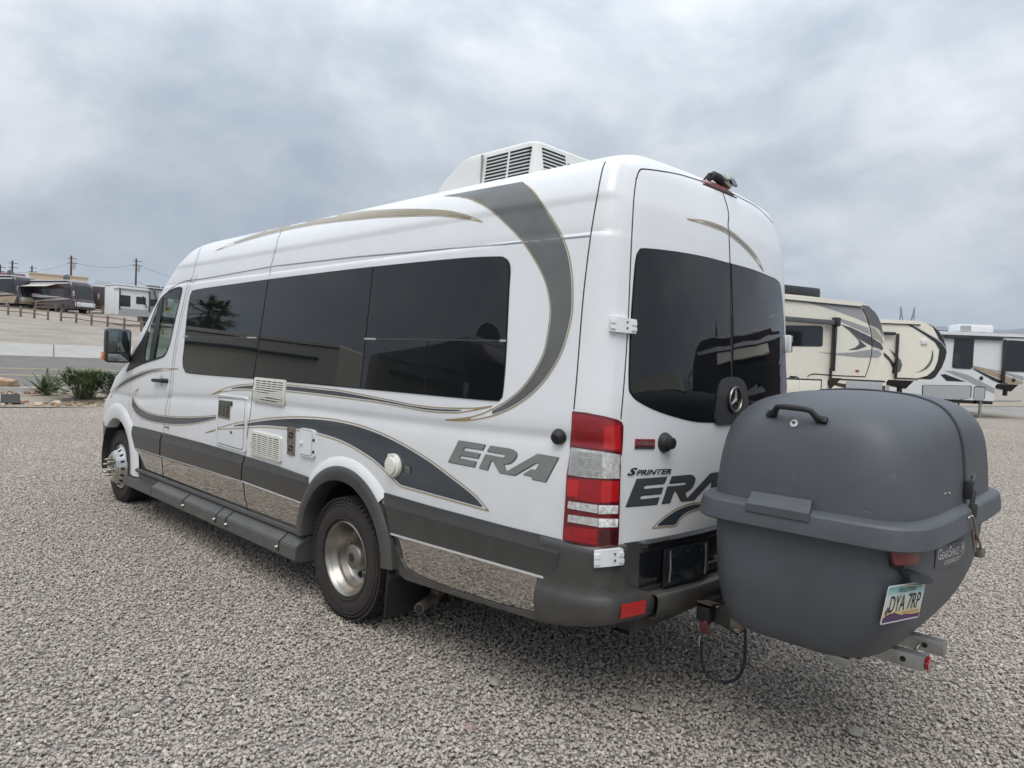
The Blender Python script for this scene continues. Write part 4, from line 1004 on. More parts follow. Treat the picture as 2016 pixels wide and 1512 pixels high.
# trailer socket with its plug, cable hanging to the gravel
sk = box('trailer_socket', (-.12, .34, .470), (.07, .07, .075), RUBBER, car, bev=.012)
box('socket_cover', (-.115, .335, .518), (.10, .09, .010), mat('rusty_plate', (.10, .065, .042), .7, var=.3, scale=20), sk, rot=Matrix.Rotation(.2, 3, 'X'))
box('side_lamp', (-.135, .365, .418), (.042, .048, .066), mat('lamp_maroon', (.085, .012, .016), .2, coat=.8), sk, bev=.012, rot=Matrix.Rotation(.15, 3, 'Y'))
cb_ = [at(1382, 1262, 1, .36), at(1380, 1285, 1, .36), at(1386, 1318, 1, .34), at(1404, 1336, 1, .32), at(1430, 1343, 1, .31), at(1452, 1334, 1, .31), at(1464, 1310, 1, .31), at(1467, 1275, 1, .31), at(1467, 1240, 1, .31)]
tube('cable', [Vector(p) for p in cr([tuple(p) for p in cb_], 6)], .0075, mat('cable_sheath', (.016, .022, .030), .5), car, 10)
tube('wire', [at(1378, 1252, 1, .36), at(1376, 1266, 1, .355), at(1380, 1285, 1, .355)], .003, mat('wire_pale', (.5, .48, .42), .5), car, 6)
tube('wire', [Vector((-.15, .30, .43)), Vector((-.28, .34, .415)), at(1467, 1240, 1, .31)], .004, RUBBER, car, 6)

cargo = empty('cargo_box', (-.63, 0, .53), 'rounded grey plastic cargo box with rim, black handle and licence plate', 'cargo box')
def sup(cx, ax, ay, n, z, k=88):
    out = []
    for i in range(k):
        t = 2 * math.pi * i / k; c, s = math.cos(t), math.sin(t)
        out.append((cx + ax * math.copysign(abs(c) ** (2 / n), c), ay * math.copysign(abs(s) ** (2 / n), s), z))
    return out
def slices(name, S, m, parent, cap0=True, cap1=True, ang=50):
    bm = bmesh.new(); rows = [[bm.verts.new(p) for p in sup(*s)] for s in S]; k = len(rows[0])
    for a, b in zip(rows, rows[1:]):
        for j in range(k): bm.faces.new((a[j], a[(j + 1) % k], b[(j + 1) % k], b[j]))
    if cap0: bm.faces.new(rows[0][::-1])
    if cap1: bm.faces.new(rows[-1])
    bmesh.ops.recalc_face_normals(bm, faces=bm.faces); s_ = Surf(bm)
    return bmo(name, bm, m, parent, ang=ang, recalc=False), s_
def smoothS(S, n=4): return [tuple(p) for p in cr(S, n)]
TUB = smoothS([(-.605, .19, .46, 3.4, .531), (-.606, .262, .56, 4.0, .535), (-.612, .310, .612, 4.6, .560), (-.622, .340, .648, 5.2, .62), (-.634, .365, .676, 5.7, .71), (-.645, .382, .694, 6.0, .82), (-.652, .394, .706, 6.2, 1.01)])
tub, TUBS = slices('tub', TUB, BOXGREY, cargo, True, False)
LIDP = [(-.655, .402, .708, 6.4, 1.09), (-.655, .399, .704, 6.4, 1.15), (-.655, .393, .697, 6.0, 1.26), (-.655, .379, .680, 5.5, 1.36), (-.655, .354, .650, 4.8, 1.43), (-.655, .312, .596, 4.2, 1.483), (-.655, .256, .516, 3.7, 1.514), (-.655, .18, .39, 3.2, 1.534), (-.655, .09, .20, 2.8, 1.543), (-.655, .02, .05, 2.4, 1.545)]
lid, LIDS = slices('lid', smoothS(LIDP), BOXGREY, cargo, False, True)
RZ = .026
rim, RIMS = slices('rim', [(-.655, .385, .695, 6.5, .985 + RZ), (-.655, .440, .750, 6.8, .986 + RZ), (-.655, .448, .758, 6.8, .993 + RZ), (-.655, .446, .756, 6.8, 1.03 + RZ), (-.655, .440, .750, 6.8, 1.062 + RZ), (-.655, .433, .743, 6.8, 1.071 + RZ), (-.655, .418, .727, 6.6, 1.078 + RZ), (-.655, .405, .714, 6.5, 1.082 + RZ), (-.655, .39, .70, 6.5, 1.083 + RZ)], BOXGREY, cargo, False, False, ang=26)
allb = bmesh.new()
for o in (tub, lid, rim): allb.from_mesh(o.data)
BOXS = Surf(allb); allb.free()
# raised hand-hold on the rim
def ramp_on(P_, off): return patch('rim_step', BOXS, P_, off, BOXGREY, cargo, step=8, thick=off + .02)
v = []
for p, q_ in (((1480, 966), (1468, 989)), ((1598, 985), (1592, 1014))):
    a = Vector((at(*p, 1, .722).x, .722, 1.142)); b = Vector((at(*q_, 1, .762).x, .762, 1.100)); c = Vector((b.x, b.y - .06, b.z - .04))
    v += [a - Vector((0, .03, 0)), a, a.lerp(b, .4) + Vector((0, -.002, -.004)), a.lerp(b, .8) + Vector((0, 0, -.003)), b, b - Vector((0, .002, .03)), c]
pyd('rim_step', v, [(0, 1, 8, 7), (1, 2, 9, 8), (2, 3, 10, 9), (3, 4, 11, 10), (4, 5, 12, 11), (0, 6, 5, 4, 3, 2, 1), (7, 8, 9, 10, 11, 12, 13)], BOXGREY, cargo, smooth=False)
# handle and lock on the lid
hL, nL_ = LIDS.hit(1521, 817); hR, nR_ = LIDS.hit(1619, 829)
def foot(c, n, nm):
    d = (hR - hL).normalized(); r_ = Matrix((d, n.cross(d), n)).transposed(); bm = bmesh.new(); box_bm(bm, c + n * .008, (.042, .026, .016), .005, r_); return bmo(nm, bm, RUBBER, hd)
mid = [hL.lerp(hR, t) for t in np.linspace(0, 1, 13)]
lift = [.010, .022, .042, .048, .050, .050, .050, .050, .050, .048, .042, .022, .010]
pts_ = []
for p, l_ in zip(mid, lift):
    s_, n__ = LIDS.hit(*proj(p)); pts_.append((s_ if s_ else p) + (n__ or nL_) * l_ + Vector((0, 0, .010 if l_ > .04 else 0)))
hd = tube('handle', pts_, [.014, .013, .011, .011, .011, .0115, .012, .0115, .011, .011, .011, .013, .014], RUBBER, cargo, 10)
foot(hL, nL_, 'handle_foot'); foot(hR, nR_, 'handle_foot')
def bossS(S, px, py, prof, m, nm, parent, seg=18):
    l, n = S.hit(px, py); q_ = n.to_track_quat('Z', 'Y').to_matrix(); vv = []; ff = []; k = len(prof)
    for i in range(seg):
        a = 2 * math.pi * i / seg
        for r_, h in prof: vv.append(l + q_ @ Vector((r_ * math.cos(a), r_ * math.sin(a), h)))
    for i in range(seg):
        for j in range(k - 1): ff.append((i * k + j, i * k + j + 1, ((i + 1) % seg) * k + j + 1, ((i + 1) % seg) * k + j))
    bm = bmesh.new(); me = bpy.data.meshes.new('t'); me.from_pydata([tuple(p) for p in vv], [], ff); bm.from_mesh(me); bmesh.ops.remove_doubles(bm, verts=bm.verts, dist=1e-6); return bmo(nm, bm, m, parent)
lk = bossS(LIDS, 1563.5, 833.5, [(.0155, 0), (.0155, .002), (.006, .003), (.006, .006), (0, .006)], mat('lock_washer', (.62, .60, .54), .3, metal=.5), 'lock', cargo)
bossS(LIDS, 1563.5, 833.5, [(.005, .005), (.005, .009), (0, .009)], GAP, 'keyhole', lk)
for p in ((1521, 816), (1619, 828)): bossS(LIDS, p[0], p[1], [(.005, .014), (.005, .018), (0, .019)], STEEL, 'screw', hd, 10)
for p in ((1861, 973), (1869, 971.5), (1910, 970), (1916, 968)): bossS(LIDS, p[0], p[1], [(.0065, 0), (.006, .003), (0, .0045)], STEEL, 'screw', lid, 12)
# strap over the middle of the lid, with its rubber latch
sp = []
for z in np.linspace(0, 1, 40):
    pass
prof = []
for s in smoothS([(p[0], p[1], p[4]) for p in LIDP[:-1]]): prof.append((s[0] - s[1], s[2]))
prof += [(-.655, 1.546), (-.565, 1.544), (-.475, 1.535), (-.40, 1.515)]
v = []; f = []
for i, (x, z) in enumerate(prof):
    t = np.array(prof[min(i + 1, len(prof) - 1)]) - np.array(prof[max(i - 1, 0)]); t /= np.linalg.norm(t); n_ = Vector((-t[1], 0, t[0]))
    c_ = Vector((x, .0, z)) + n_ * .003
    for yy, hh in ((.016, -.006), (.016, .003), (.006, .004), (.004, .0005), (-.004, .0005), (-.006, .004), (-.016, .003), (-.016, -.006)): v.append(c_ + n_ * hh + Vector((0, yy, 0)))
    if i:
        for k in range(7): f.append((8 * i - 8 + k, 8 * i - 7 + k, 8 * i + 1 + k, 8 * i + k))
pyd('strap', v, f, mat('strap_rubber', (.045, .050, .058), .5), cargo)
lt = box('latch', (-1.068, .0, 1.165), (.03, .05, .075), RUBBER, cargo, bev=.010, rot=Matrix.Rotation(-.1, 3, 'Y'))
box('latch_arm', (-1.088, .012, 1.125), (.016, .022, .085), RUBBER, lt, bev=.005, rot=Matrix.Rotation(.35, 3, 'X'))
box('latch_catch', (-1.094, .03, 1.085), (.028, .042, .06), RUBBER, lt, bev=.010, rot=Matrix.Rotation(.25, 3, 'X'))
tube('latch_pin', [(-1.080, .0, 1.205), (-1.085, 0, 1.225)], .007, STEEL, lt, 8)
# tail lamp of the box
tl_ = patch('tail_lamp', TUBS, rpoly([(1750, 1081), (1774, 1081), (1774, 1121), (1764, 1122), (1750, 1115)], 6), .010, RUBBER, cargo, step=6, thick=.012)
patch('lens', TUBS, rpoly([(1752, 1075), (1792, 1071), (1794, 1076), (1793, 1099), (1789, 1104), (1755, 1107), (1750, 1102), (1749, 1082)], 4), .030, mat('box_lens', (.20, .022, .03), .2, coat=1., var=.2, scale=60), tl_, step=5, thick=.026)
pl_ = patch('plate_lamp', TUBS, rpoly([(1770, 1122), (1790, 1120), (1810, 1130), (1813, 1139), (1798, 1141), (1772, 1134)], 3), .045, mat('plate_lamp_plastic', (.040, .046, .055), .5), cargo, step=8, thick=.045)
# licence plate
pq = [(1729, 1144), (1803, 1134), (1791, 1206), (1715, 1221)]
pcs = [TUBS.hit(*p) for p in pq]; ctr, cn = TUBS.hit(1769, 1178)
P3 = []
for (l, n), o_ in zip(pcs, (.042, .040, .034, .036)): P3.append(l + cn * o_)
pe = (P3[1] - P3[0]); 
def plq(a, b, o_=.0): return P3[0].lerp(P3[1], a).lerp(P3[3].lerp(P3[2], a), b) + cn * o_
def plrect(nm, a0, b0, a1, b1, o_, m, parent, r_=0.):
    P_ = rpoly([(a0, b0), (a1, b0), (a1, b1), (a0, b1)], r_) if r_ else [(a0, b0), (a1, b0), (a1, b1), (a0, b1)]
    k = len(P_); v = [plq(*p, o_) for p in P_] + [plq(*p, o_ - .0015) for p in P_]
    return pyd(nm, v, [list(range(k))[::-1]] + [(i, (i + 1) % k, k + (i + 1) % k, k + i) for i in range(k)], m, parent, smooth=False)
PLM = bpy.data.materials.new('plate_print'); PLM.use_nodes = True; t_ = PLM.node_tree; b_ = t_.nodes['Principled BSDF']; b_.inputs['Roughness'].default_value = .35
ge_ = t_.nodes.new('ShaderNodeNewGeometry'); sp_ = t_.nodes.new('ShaderNodeSeparateXYZ'); t_.links.new(ge_.outputs['Position'], sp_.inputs[0])
mr_ = t_.nodes.new('ShaderNodeMapRange'); mr_.inputs[1].default_value = P3[3].z; mr_.inputs[2].default_value = P3[0].z; t_.links.new(sp_.outputs[2], mr_.inputs[0])
rp_ = t_.nodes.new('ShaderNodeValToRGB'); t_.links.new(mr_.outputs[0], rp_.inputs[0]); t_.links.new(rp_.outputs[0], b_.inputs['Base Color'])
el_ = rp_.color_ramp.elements; el_[0].position = .0; el_[0].color = (.66, .36, .10, 1); el_[1].position = 1.; el_[1].color = (.12, .34, .36, 1)
for ps, c_ in ((.22, (.68, .46, .16, 1)), (.42, (.68, .66, .56, 1)), (.70, (.64, .68, .64, 1)), (.86, (.30, .52, .50, 1))): x_ = el_.new(ps); x_.color = c_
lp_ = plrect('licence_plate', 0, 0, 1, 1, .0, WPLAS, cargo, .05)
plrect('plate_print', .02, .03, .98, .955, .0008, PLM, lp_, .04)
MTN = [(0.02, .955), (.02, .84), (.08, .80), (.14, .76), (.20, .73), (.24, .75), (.30, .72), (.36, .76), (.44, .80), (.52, .83), (.62, .82), (.72, .85), (.85, .86), (.98, .85), (.98, .955)]
pyd('plate_mountains', [plq(a, b, .0014) for a, b in MTN], [list(range(len(MTN)))[::-1]], mat('plate_purple', (.10, .045, .13), .4), lp_, smooth=False)
for a0, b0, a1, b1 in ((.085, .55, .105, .86), (.055, .62, .07, .72), (.055, .70, .10, .73), (.12, .58, .135, .69), (.09, .66, .135, .69)): plrect('plate_cactus', a0, b0, a1, b1, .0018, MATS['plate_purple'], lp_)
TXM = mat('plate_ink', (.010, .018, .022), .4)
text_quad('lettering', 'DYA 7RP', [plq(.13, .27), plq(.93, .27), plq(.93, .70), plq(.13, .70)], TXM, lp_, off=.0022)
text_quad('lettering', 'ARIZONA', [plq(.28, .07), plq(.76, .07), plq(.76, .20), plq(.28, .20)], mat('plate_teal', (.03, .13, .14), .4), lp_, off=.0022)
text_quad('lettering', 'GRAND CANYON STATE', [plq(.52, .745), plq(.93, .745), plq(.93, .80), plq(.52, .80)], mat('plate_brown', (.35, .16, .06), .4), lp_, off=.0022)
plrect('plate_sticker', .86, .06, .96, .15, .002, mat('sticker', (.45, .46, .44), .5), lp_)
tube('plate_wire', [plq(.30, .02, .01), plq(.5, -.02, .02), plq(.8, .08, .008)], .002, mat('brass_wire', (.40, .30, .12), .35, metal=.8), lp_, 6)
# badge plaque and lettering on the tub
pk = patch('name_plaque', TUBS, [(1842, 1078), (1896, 1062), (1888, 1108), (1858, 1118), (1838, 1118)], .0045, mat('plaque_grey', (.085, .092, .10), .5), cargo, step=6, thick=.004)
WL = mat('white_print', (.62, .63, .63), .5)
for s_, Q in (('G', [(1844, 1081.5), (1851, 1079.5), (1850, 1101), (1843, 1102.5)]), ('EAR', [(1851.5, 1086.5), (1864.5, 1081.5), (1863.5, 1097), (1850.5, 1100.5)]), ('S', [(1865, 1076), (1871, 1073.5), (1870.5, 1094), (1864.5, 1096)]), ('PACE', [(1871.5, 1080), (1886, 1074), (1885, 1089.5), (1870.8, 1094)]), ('34', [(1889.5, 1067), (1895, 1064), (1893.5, 1084), (1888, 1087)]), ('LETSGO', [(1856, 1104), (1870, 1098.5), (1869, 1107), (1855.5, 1111.5)]), ('AERO.COM', [(1870, 1098), (1885, 1093), (1884, 1101), (1869.5, 1106.5)])):
    text_quad('lettering', s_, Q, WL, pk, surf=TUBS, off=.0060, bold=.012, shear=.1 if s_ != '34' else 0.)
ribbon('plaque_arc', TUBS, cr([(1898, 1064), (1896, 1080), (1890, 1092), (1884, 1096)], 5), [.002, .007, .005, .002], .0055, WL, pk)
# long-shackle padlock through the rim
pk0 = at(1911, 1017, 0, -1.105); padlock = empty('padlock', pk0, 'long-shackled steel padlock hanging from the rim of the cargo box', 'padlock')
pa = [at(1905, 1040, 0, -1.09), at(1906, 1022, 0, -1.10), pk0, at(1916, 1019, 0, -1.112), at(1922, 1045, 0, -1.115), at(1932, 1082, 0, -1.115)]
tube('shackle', [Vector(p) for p in cr([tuple(p) for p in pa], 5)], .0048, STEEL, padlock, 10)
tube('shackle', [at(1915, 1045, 0, -1.09), at(1919, 1085, 0, -1.10)], .0048, STEEL, padlock, 10)
box('lock_body', at(1929, 1088, 0, -1.108), (.030, .052, .038), mat('laminated_steel', (.20, .195, .16), .45, metal=.7, var=.3, scale=60), padlock, bev=.005, rot=Matrix.Rotation(.1, 3, 'X'))
box('rubber_grommet', at(1922, 1057, 0, -1.10), (.016, .016, .024), REDDARK, padlock, bev=.004)

SCF = mat('scuff_pale', (.20, .21, .22), .7)
for a, b in (((1748, 938), (1758, 934)), ((1752, 944), (1764, 938)), ((1760, 928), (1763, 944)), ((1745, 936), (1747, 942)), ((1815, 856), (1822, 868)), ((1828, 862), (1824, 872)), ((1838, 890), (1842, 884)), ((1700, 1006), (1716, 1010)), ((1560, 940), (1561, 948))):
    ribbon('scuff', LIDS, [a, b], [.0008, .0022, .0008], .0006, SCF, lid)
# ------------------------------------------------------------------ ground, road, gravel
UV = Vector((.9767, -.2147, 0)).normalized(); WV = Vector((.2147, .9767, 0)).normalized()
C0 = Vector((CAM.x, CAM.y, 0))
HU = ([0, 21.6, 22.6, 25.4, 26.6, 27.0, 40.0, 45.0, 105., 135., 400., 900.], [0, 0, .12, .12, .09, .10, 1.0, 1.6, 6.4, 7.8, 9.0, 0.])
def hgt(u, wq):
    k = min(1., max(0., (wq + 100) / 60.)); k = k * k * (3 - 2 * k)
    return float(np.interp(u, *HU)) * k
def UW(u, wq, dz=0.): p = C0 + UV * u + WV * wq; return Vector((p.x, p.y, hgt(u, wq) + dz))
def ground_hit(px, py):
    r_ = ray(px, py); t = 5.
    while t < 400:
        p = CAM + r_ * t; d = p - C0
        if p.z < hgt(d.dot(UV), d.dot(WV)): break
        t += .05
    return CAM + r_ * t
def sheet(name, us, ws, m, dz=0., kind='structure', skirt=0):
    v = []; f = []; n = len(ws)
    for u in us:
        for q_ in ws: v.append(UW(u, q_, dz))
    for i in range(len(us) - 1):
        for j in range(n - 1): f.append((i * n + j, (i + 1) * n + j, (i + 1) * n + j + 1, i * n + j + 1))
    o = pyd(name, v, f, m); tag(o, kind=kind); return o
def gravel_mat(name, scale, cols, dark, rough=.9, bump=.6, dist=.02, big=.25):
    m = bpy.data.materials.new(name); m.use_nodes = True; t = m.node_tree; b = t.nodes['Principled BSDF']; b.inputs['Roughness'].default_value = rough
    ge = t.nodes.new('ShaderNodeNewGeometry'); vo = t.nodes.new('ShaderNodeTexVoronoi'); vo.inputs['Scale'].default_value = scale; t.links.new(ge.outputs['Position'], vo.inputs['Vector'])
    sp = t.nodes.new('ShaderNodeSeparateColor'); t.links.new(vo.outputs['Color'], sp.inputs[0])
    rp = t.nodes.new('ShaderNodeValToRGB'); t.links.new(sp.outputs[0], rp.inputs[0]); el = rp.color_ramp.elements
    el[0].position = 0; el[0].color = cols[0] + (1,); el[1].position = 1; el[1].color = cols[-1] + (1,)
    for i, c in enumerate(cols[1:-1]): el.new((i + 1) / (len(cols) - 1)).color = c + (1,)
    nz = t.nodes.new('ShaderNodeTexNoise'); nz.inputs['Scale'].default_value = .35; nz.inputs['Detail'].default_value = 6; t.links.new(ge.outputs['Position'], nz.inputs['Vector'])
    mr = t.nodes.new('ShaderNodeMapRange'); mr.inputs[1].default_value = .3; mr.inputs[2].default_value = .7; mr.inputs[3].default_value = 1 - big; mr.inputs[4].default_value = 1 + big; t.links.new(nz.outputs[0], mr.inputs[0])
    vs = t.nodes.new('ShaderNodeVectorMath'); vs.operation = 'SCALE'; t.links.new(rp.outputs[0], vs.inputs[0]); t.links.new(mr.outputs[0], vs.inputs['Scale'])
    mx = t.nodes.new('ShaderNodeMix'); mx.data_type = 'RGBA'
    md = t.nodes.new('ShaderNodeMapRange'); md.inputs[1].default_value = .45; md.inputs[2].default_value = .75; t.links.new(vo.outputs['Distance'], md.inputs[0]); t.links.new(md.outputs[0], mx.inputs[0])
    t.links.new(vs.outputs[0], mx.inputs[6]); mx.inputs[7].default_value = dark + (1,); t.links.new(mx.outputs[2], b.inputs['Base Color'])
    bp = t.nodes.new('ShaderNodeBump'); bp.inputs['Strength'].default_value = bump; bp.inputs['Distance'].default_value = dist; bp.invert = True; t.links.new(vo.outputs['Distance'], bp.inputs['Height']); t.links.new(bp.outputs[0], b.inputs['Normal'])
    return m
GRAVCOL = [(.15, .14, .135), (.27, .25, .235), (.36, .335, .31), (.30, .265, .24), (.46, .43, .395), (.24, .235, .235), (.38, .35, .315)]
TANC = [(.24, .205, .168), (.32, .277, .23), (.38, .335, .28), (.29, .25, .205), (.35, .31, .262)]
wsg = [-9000, -3000, -800, -300, -160, -100, -80, -60, -45, -30, -20, -14, -8, -3, 2, 8, 14, 20, 30, 60, 160, 600, 3000, 9000]
usg = [-9000, -3000, -600, -100, -30, 0, 10, 21.6, 22.6, 25.4, 26.6, 27.0, 33, 40, 45, 60, 75, 90, 105, 135, 200, 400, 900, 2500, 9000]
sheet('ground', usg, wsg, gravel_mat('dirt', 14., TANC, (.22, .19, .16), dist=.01), -.03)
sheet('gravel_lot', [-60, -30, -10, 0, 10, 21.5], [-90, -60, -30, -10, 0, 10, 30], gravel_mat('gravel_bed', 42., GRAVCOL, (.17, .155, .138)), -.016)
sheet('planting_strip', [21.5, 22.1, 22.6, 24, 25.4, 26.3], [-60, -30, -10, 0, 10, 30], gravel_mat('strip_gravel', 30., [(.24, .20, .15), (.34, .29, .225), (.40, .35, .28)], (.2, .16, .12), dist=.01), .004)
ASPH = mat('asphalt', (.150, .138, .125), .9, var=.16, scale=1.3, bump=.3, bscale=60)
sheet('road', [26.75, 28, 30, 33, 36, 40.0], [-70, -30, -10, 0, 10, 30, 60], ASPH, .012)
PAINTY = mat('road_paint_yellow', (.40, .33, .16), .7, var=.2); PAINTW = mat('road_paint_white', (.60, .58, .54), .7, var=.15)
for nm, a, b, m in (('edge_line', 27.75, 27.95, PAINTW), ('centre_line', 31.5, 31.68, PAINTY), ('centre_line', 34.0, 34.18, PAINTY)):
    sheet(nm, [a, b], [-70, -30, -10, 0, 10, 30, 60], m, .018)
CONC = mat('concrete', (.36, .345, .32), .85, var=.10, scale=1.2, bump=.2, bscale=40)
kb = []
v = []; f = []
prof = [(26.25, .0), (26.27, .15), (26.42, .16), (26.45, .04), (26.78, .02)]
for q_ in (-70, -30, 0, 30, 60):
    for u, dz in prof: v.append(UW(u, q_, dz))
for i in range(4):
    for j in range(4): f.append((i * 5 + j, i * 5 + j + 1, (i + 1) * 5 + j + 1, (i + 1) * 5 + j))
tag(pyd('kerb', v, f, CONC, smooth=False), kind='structure')
pav = sheet('pavement', [40.0, 42.5, 45.0], [-70, -30, -10, 0, 10, 30, 60], mat('joint_dark', (.16, .15, .14), .9), .006)
for k in range(22):
    w0 = -30.6 + k * 3.05; v = [UW(40.03, w0 + .03, .03), UW(40.03, w0 + 3.02, .03), UW(44.95, w0 + 3.02, .03), UW(44.95, w0 + .03, .03)]; v += [p - Vector((0, 0, .05)) for p in v]
    pyd('slab', v, [(0, 3, 2, 1), (0, 1, 5, 4), (1, 2, 6, 5), (2, 3, 7, 6), (3, 0, 4, 7)], CONC, pav, smooth=False)
# --- loose stones: one object, scattered by geometry nodes
def stones():
    ng = bpy.data.node_groups.new('stones', 'GeometryNodeTree'); ng.interface.new_socket('Geometry', in_out='INPUT', socket_type='NodeSocketGeometry'); ng.interface.new_socket('Geometry', in_out='OUTPUT', socket_type='NodeSocketGeometry')
    A = lambda t, **k: N(ng, t, **k); ln = ng.links.new
    gi = A('NodeGroupInput'); go = A('NodeGroupOutput'); join = A('GeometryNodeJoinGeometry')
    def rnd(typ, lo, hi, seed):
        n = A('FunctionNodeRandomValue', data_type=typ); n.inputs['Seed'].default_value = seed
        i = {'FLOAT': (2, 3), 'FLOAT_VECTOR': (0, 1), 'INT': (4, 5)}[typ]; n.inputs[i[0]].default_value = lo; n.inputs[i[1]].default_value = hi
        return n.outputs[{'FLOAT_VECTOR': 0, 'FLOAT': 1, 'INT': 2}[typ]]
    for k in range(4):
        g = A('GeometryNodeMeshGrid'); 
        for i, vv in enumerate((1., 1., 2, 2)): g.inputs[i].default_value = vv
        d = A('GeometryNodeDistributePointsOnFaces'); d.inputs['Density'].default_value = 6300; d.inputs['Seed'].default_value = k * 17 + 3; ln(g.outputs[0], d.inputs[0])
        sp = A('GeometryNodeSetPosition'); ln(d.outputs[0], sp.inputs[0]); ln(rnd('FLOAT_VECTOR', (0, 0, -.014), (0, 0, .004), k + 50), sp.inputs['Offset'])
        ico = A('GeometryNodeMeshIcoSphere'); ico.inputs[0].default_value = .5; ico.inputs[1].default_value = 2
        ip = A('GeometryNodeInstanceOnPoints'); ln(sp.outputs[0], ip.inputs[0]); ln(ico.outputs[0], ip.inputs['Instance'])
        ln(rnd('FLOAT_VECTOR', (-.5, -.5, 0), (.5, .5, 6.28), k + 7), ip.inputs['Rotation'])
        sv = A('ShaderNodeVectorMath', operation='SCALE'); ln(rnd('FLOAT_VECTOR', (.0125, .0105, .0085), (.025, .020, .0145), k + 11), sv.inputs[0])
        pw = A('ShaderNodeMath', operation='POWER'); ln(rnd('FLOAT', .35, 1.12, k + 23), pw.inputs[0]); pw.inputs[1].default_value = 1.0; ln(pw.outputs[0], sv.inputs['Scale'])
        ln(sv.outputs[0], ip.inputs['Scale'])
        st = A('GeometryNodeStoreNamedAttribute', data_type='FLOAT', domain='INSTANCE'); st.inputs['Name'].default_value = 'rc'; ln(ip.outputs[0], st.inputs[0]); ln(rnd('FLOAT', 0, 1, k + 31), st.inputs['Value'])
        rl_ = A('GeometryNodeRealizeInstances'); ln(st.outputs[0], rl_.inputs[0])
        nz = A('ShaderNodeTexNoise'); nz.inputs['Scale'].default_value = 70.; nz.inputs['Detail'].default_value = 2.; ps = A('GeometryNodeInputPosition'); ln(ps.outputs[0], nz.inputs['Vector'])
        sb = A('ShaderNodeVectorMath', operation='SUBTRACT'); ln(nz.outputs['Color'], sb.inputs[0]); sb.inputs[1].default_value = (.5, .5, .5)
        sc_ = A('ShaderNodeVectorMath', operation='SCALE'); ln(sb.outputs[0], sc_.inputs[0]); sc_.inputs['Scale'].default_value = .013
        s2 = A('GeometryNodeSetPosition'); ln(rl_.outputs[0], s2.inputs[0]); ln(sc_.outputs[0], s2.inputs['Offset'])
        sm = A('GeometryNodeSetMaterial'); ln(s2.outputs[0], sm.inputs[0]); sm.inputs['Material'].default_value = STONE
        gt = A('GeometryNodeGeometryToInstance'); ln(sm.outputs[0], gt.inputs[0]); ln(gt.outputs[0], join.inputs[0])
    ip = A('GeometryNodeInstanceOnPoints'); ln(gi.outputs[0], ip.inputs[0]); ln(join.outputs[0], ip.inputs['Instance']); ip.inputs['Pick Instance'].default_value = True
    ln(rnd('INT', 0, 3, 5), ip.inputs['Instance Index'])
    mu = A('ShaderNodeMath', operation='MULTIPLY'); ln(rnd('INT', 0, 3, 9), mu.inputs[0]); mu.inputs[1].default_value = math.pi / 2
    cv = A('ShaderNodeCombineXYZ'); ln(mu.outputs[0], cv.inputs[2]); ln(cv.outputs[0], ip.inputs['Rotation'])
    ln(ip.outputs[0], go.inputs[0]); return ng
STONE = bpy.data.materials.new('stone'); STONE.use_nodes = True; t = STONE.node_tree; b = t.nodes['Principled BSDF']; b.inputs['Roughness'].default_value = .85
an = t.nodes.new('ShaderNodeAttribute'); an.attribute_name = 'rc'; rp = t.nodes.new('ShaderNodeValToRGB'); t.links.new(an.outputs['Fac'], rp.inputs[0]); el = rp.color_ramp.elements
SC_ = [(0.257, 0.227, 0.199), (0.303, 0.274, 0.243), (0.391, 0.345, 0.294), (0.429, 0.381, 0.321), (0.343, 0.306, 0.266), (0.469, 0.42, 0.36), (0.406, 0.345, 0.294), (0.508, 0.463, 0.404), (0.421, 0.376, 0.325), (0.446, 0.369, 0.313), (0.595, 0.554, 0.49)]
el[0].position = 0; el[0].color = SC_[0] + (1,); el[1].position = 1; el[1].color = SC_[-1] + (1,)
for i, c in enumerate(SC_[1:-1]): el.new((i + 1) / (len(SC_) - 1)).color = c + (1,)
ge = t.nodes.new('ShaderNodeNewGeometry'); nz = t.nodes.new('ShaderNodeTexNoise'); nz.inputs['Scale'].default_value = 160; nz.inputs['Detail'].default_value = 3; t.links.new(ge.outputs['Position'], nz.inputs['Vector'])
nzb = t.nodes.new('ShaderNodeTexNoise'); nzb.inputs['Scale'].default_value = .5; nzb.inputs['Detail'].default_value = 5; t.links.new(ge.outputs['Position'], nzb.inputs['Vector'])
k_ = M('MULTIPLY', M('ADD', M('MULTIPLY', nz.outputs[0], .7, tree=t), .65, tree=t), M('ADD', M('MULTIPLY', nzb.outputs[0], .35, tree=t), .825, tree=t), tree=t)
vs = t.nodes.new('ShaderNodeVectorMath'); vs.operation = 'SCALE'; t.links.new(rp.outputs[0], vs.inputs[0]); t.links.new(k_, vs.inputs['Scale']); t.links.new(vs.outputs[0], b.inputs['Base Color'])
tiles = []
for i in range(-12, 26):
    for j in range(-46, 12):
        p = Vector((i + .5, j + .5, 0)); d = p - C0
        if d.dot(UV) > 21.4 or d.length > 44: continue
        fz = d.dot(_F)
        if d.length > 6 and (fz < .5 or abs(d.dot(_R0)) > fz * .86 + 1.5): continue
        tiles.append(tuple(p))
gm = bpy.data.meshes.new('gravel'); gm.from_pydata(tiles, [], []); go_ = bpy.data.objects.new('gravel', gm); col.objects.link(go_); gm.materials.append(STONE)
tag(go_, 'loose grey and tan crushed stone covering the lot', 'gravel', kind='stuff')
md_ = go_.modifiers.new('stones', 'NODES'); md_.node_group = stones()
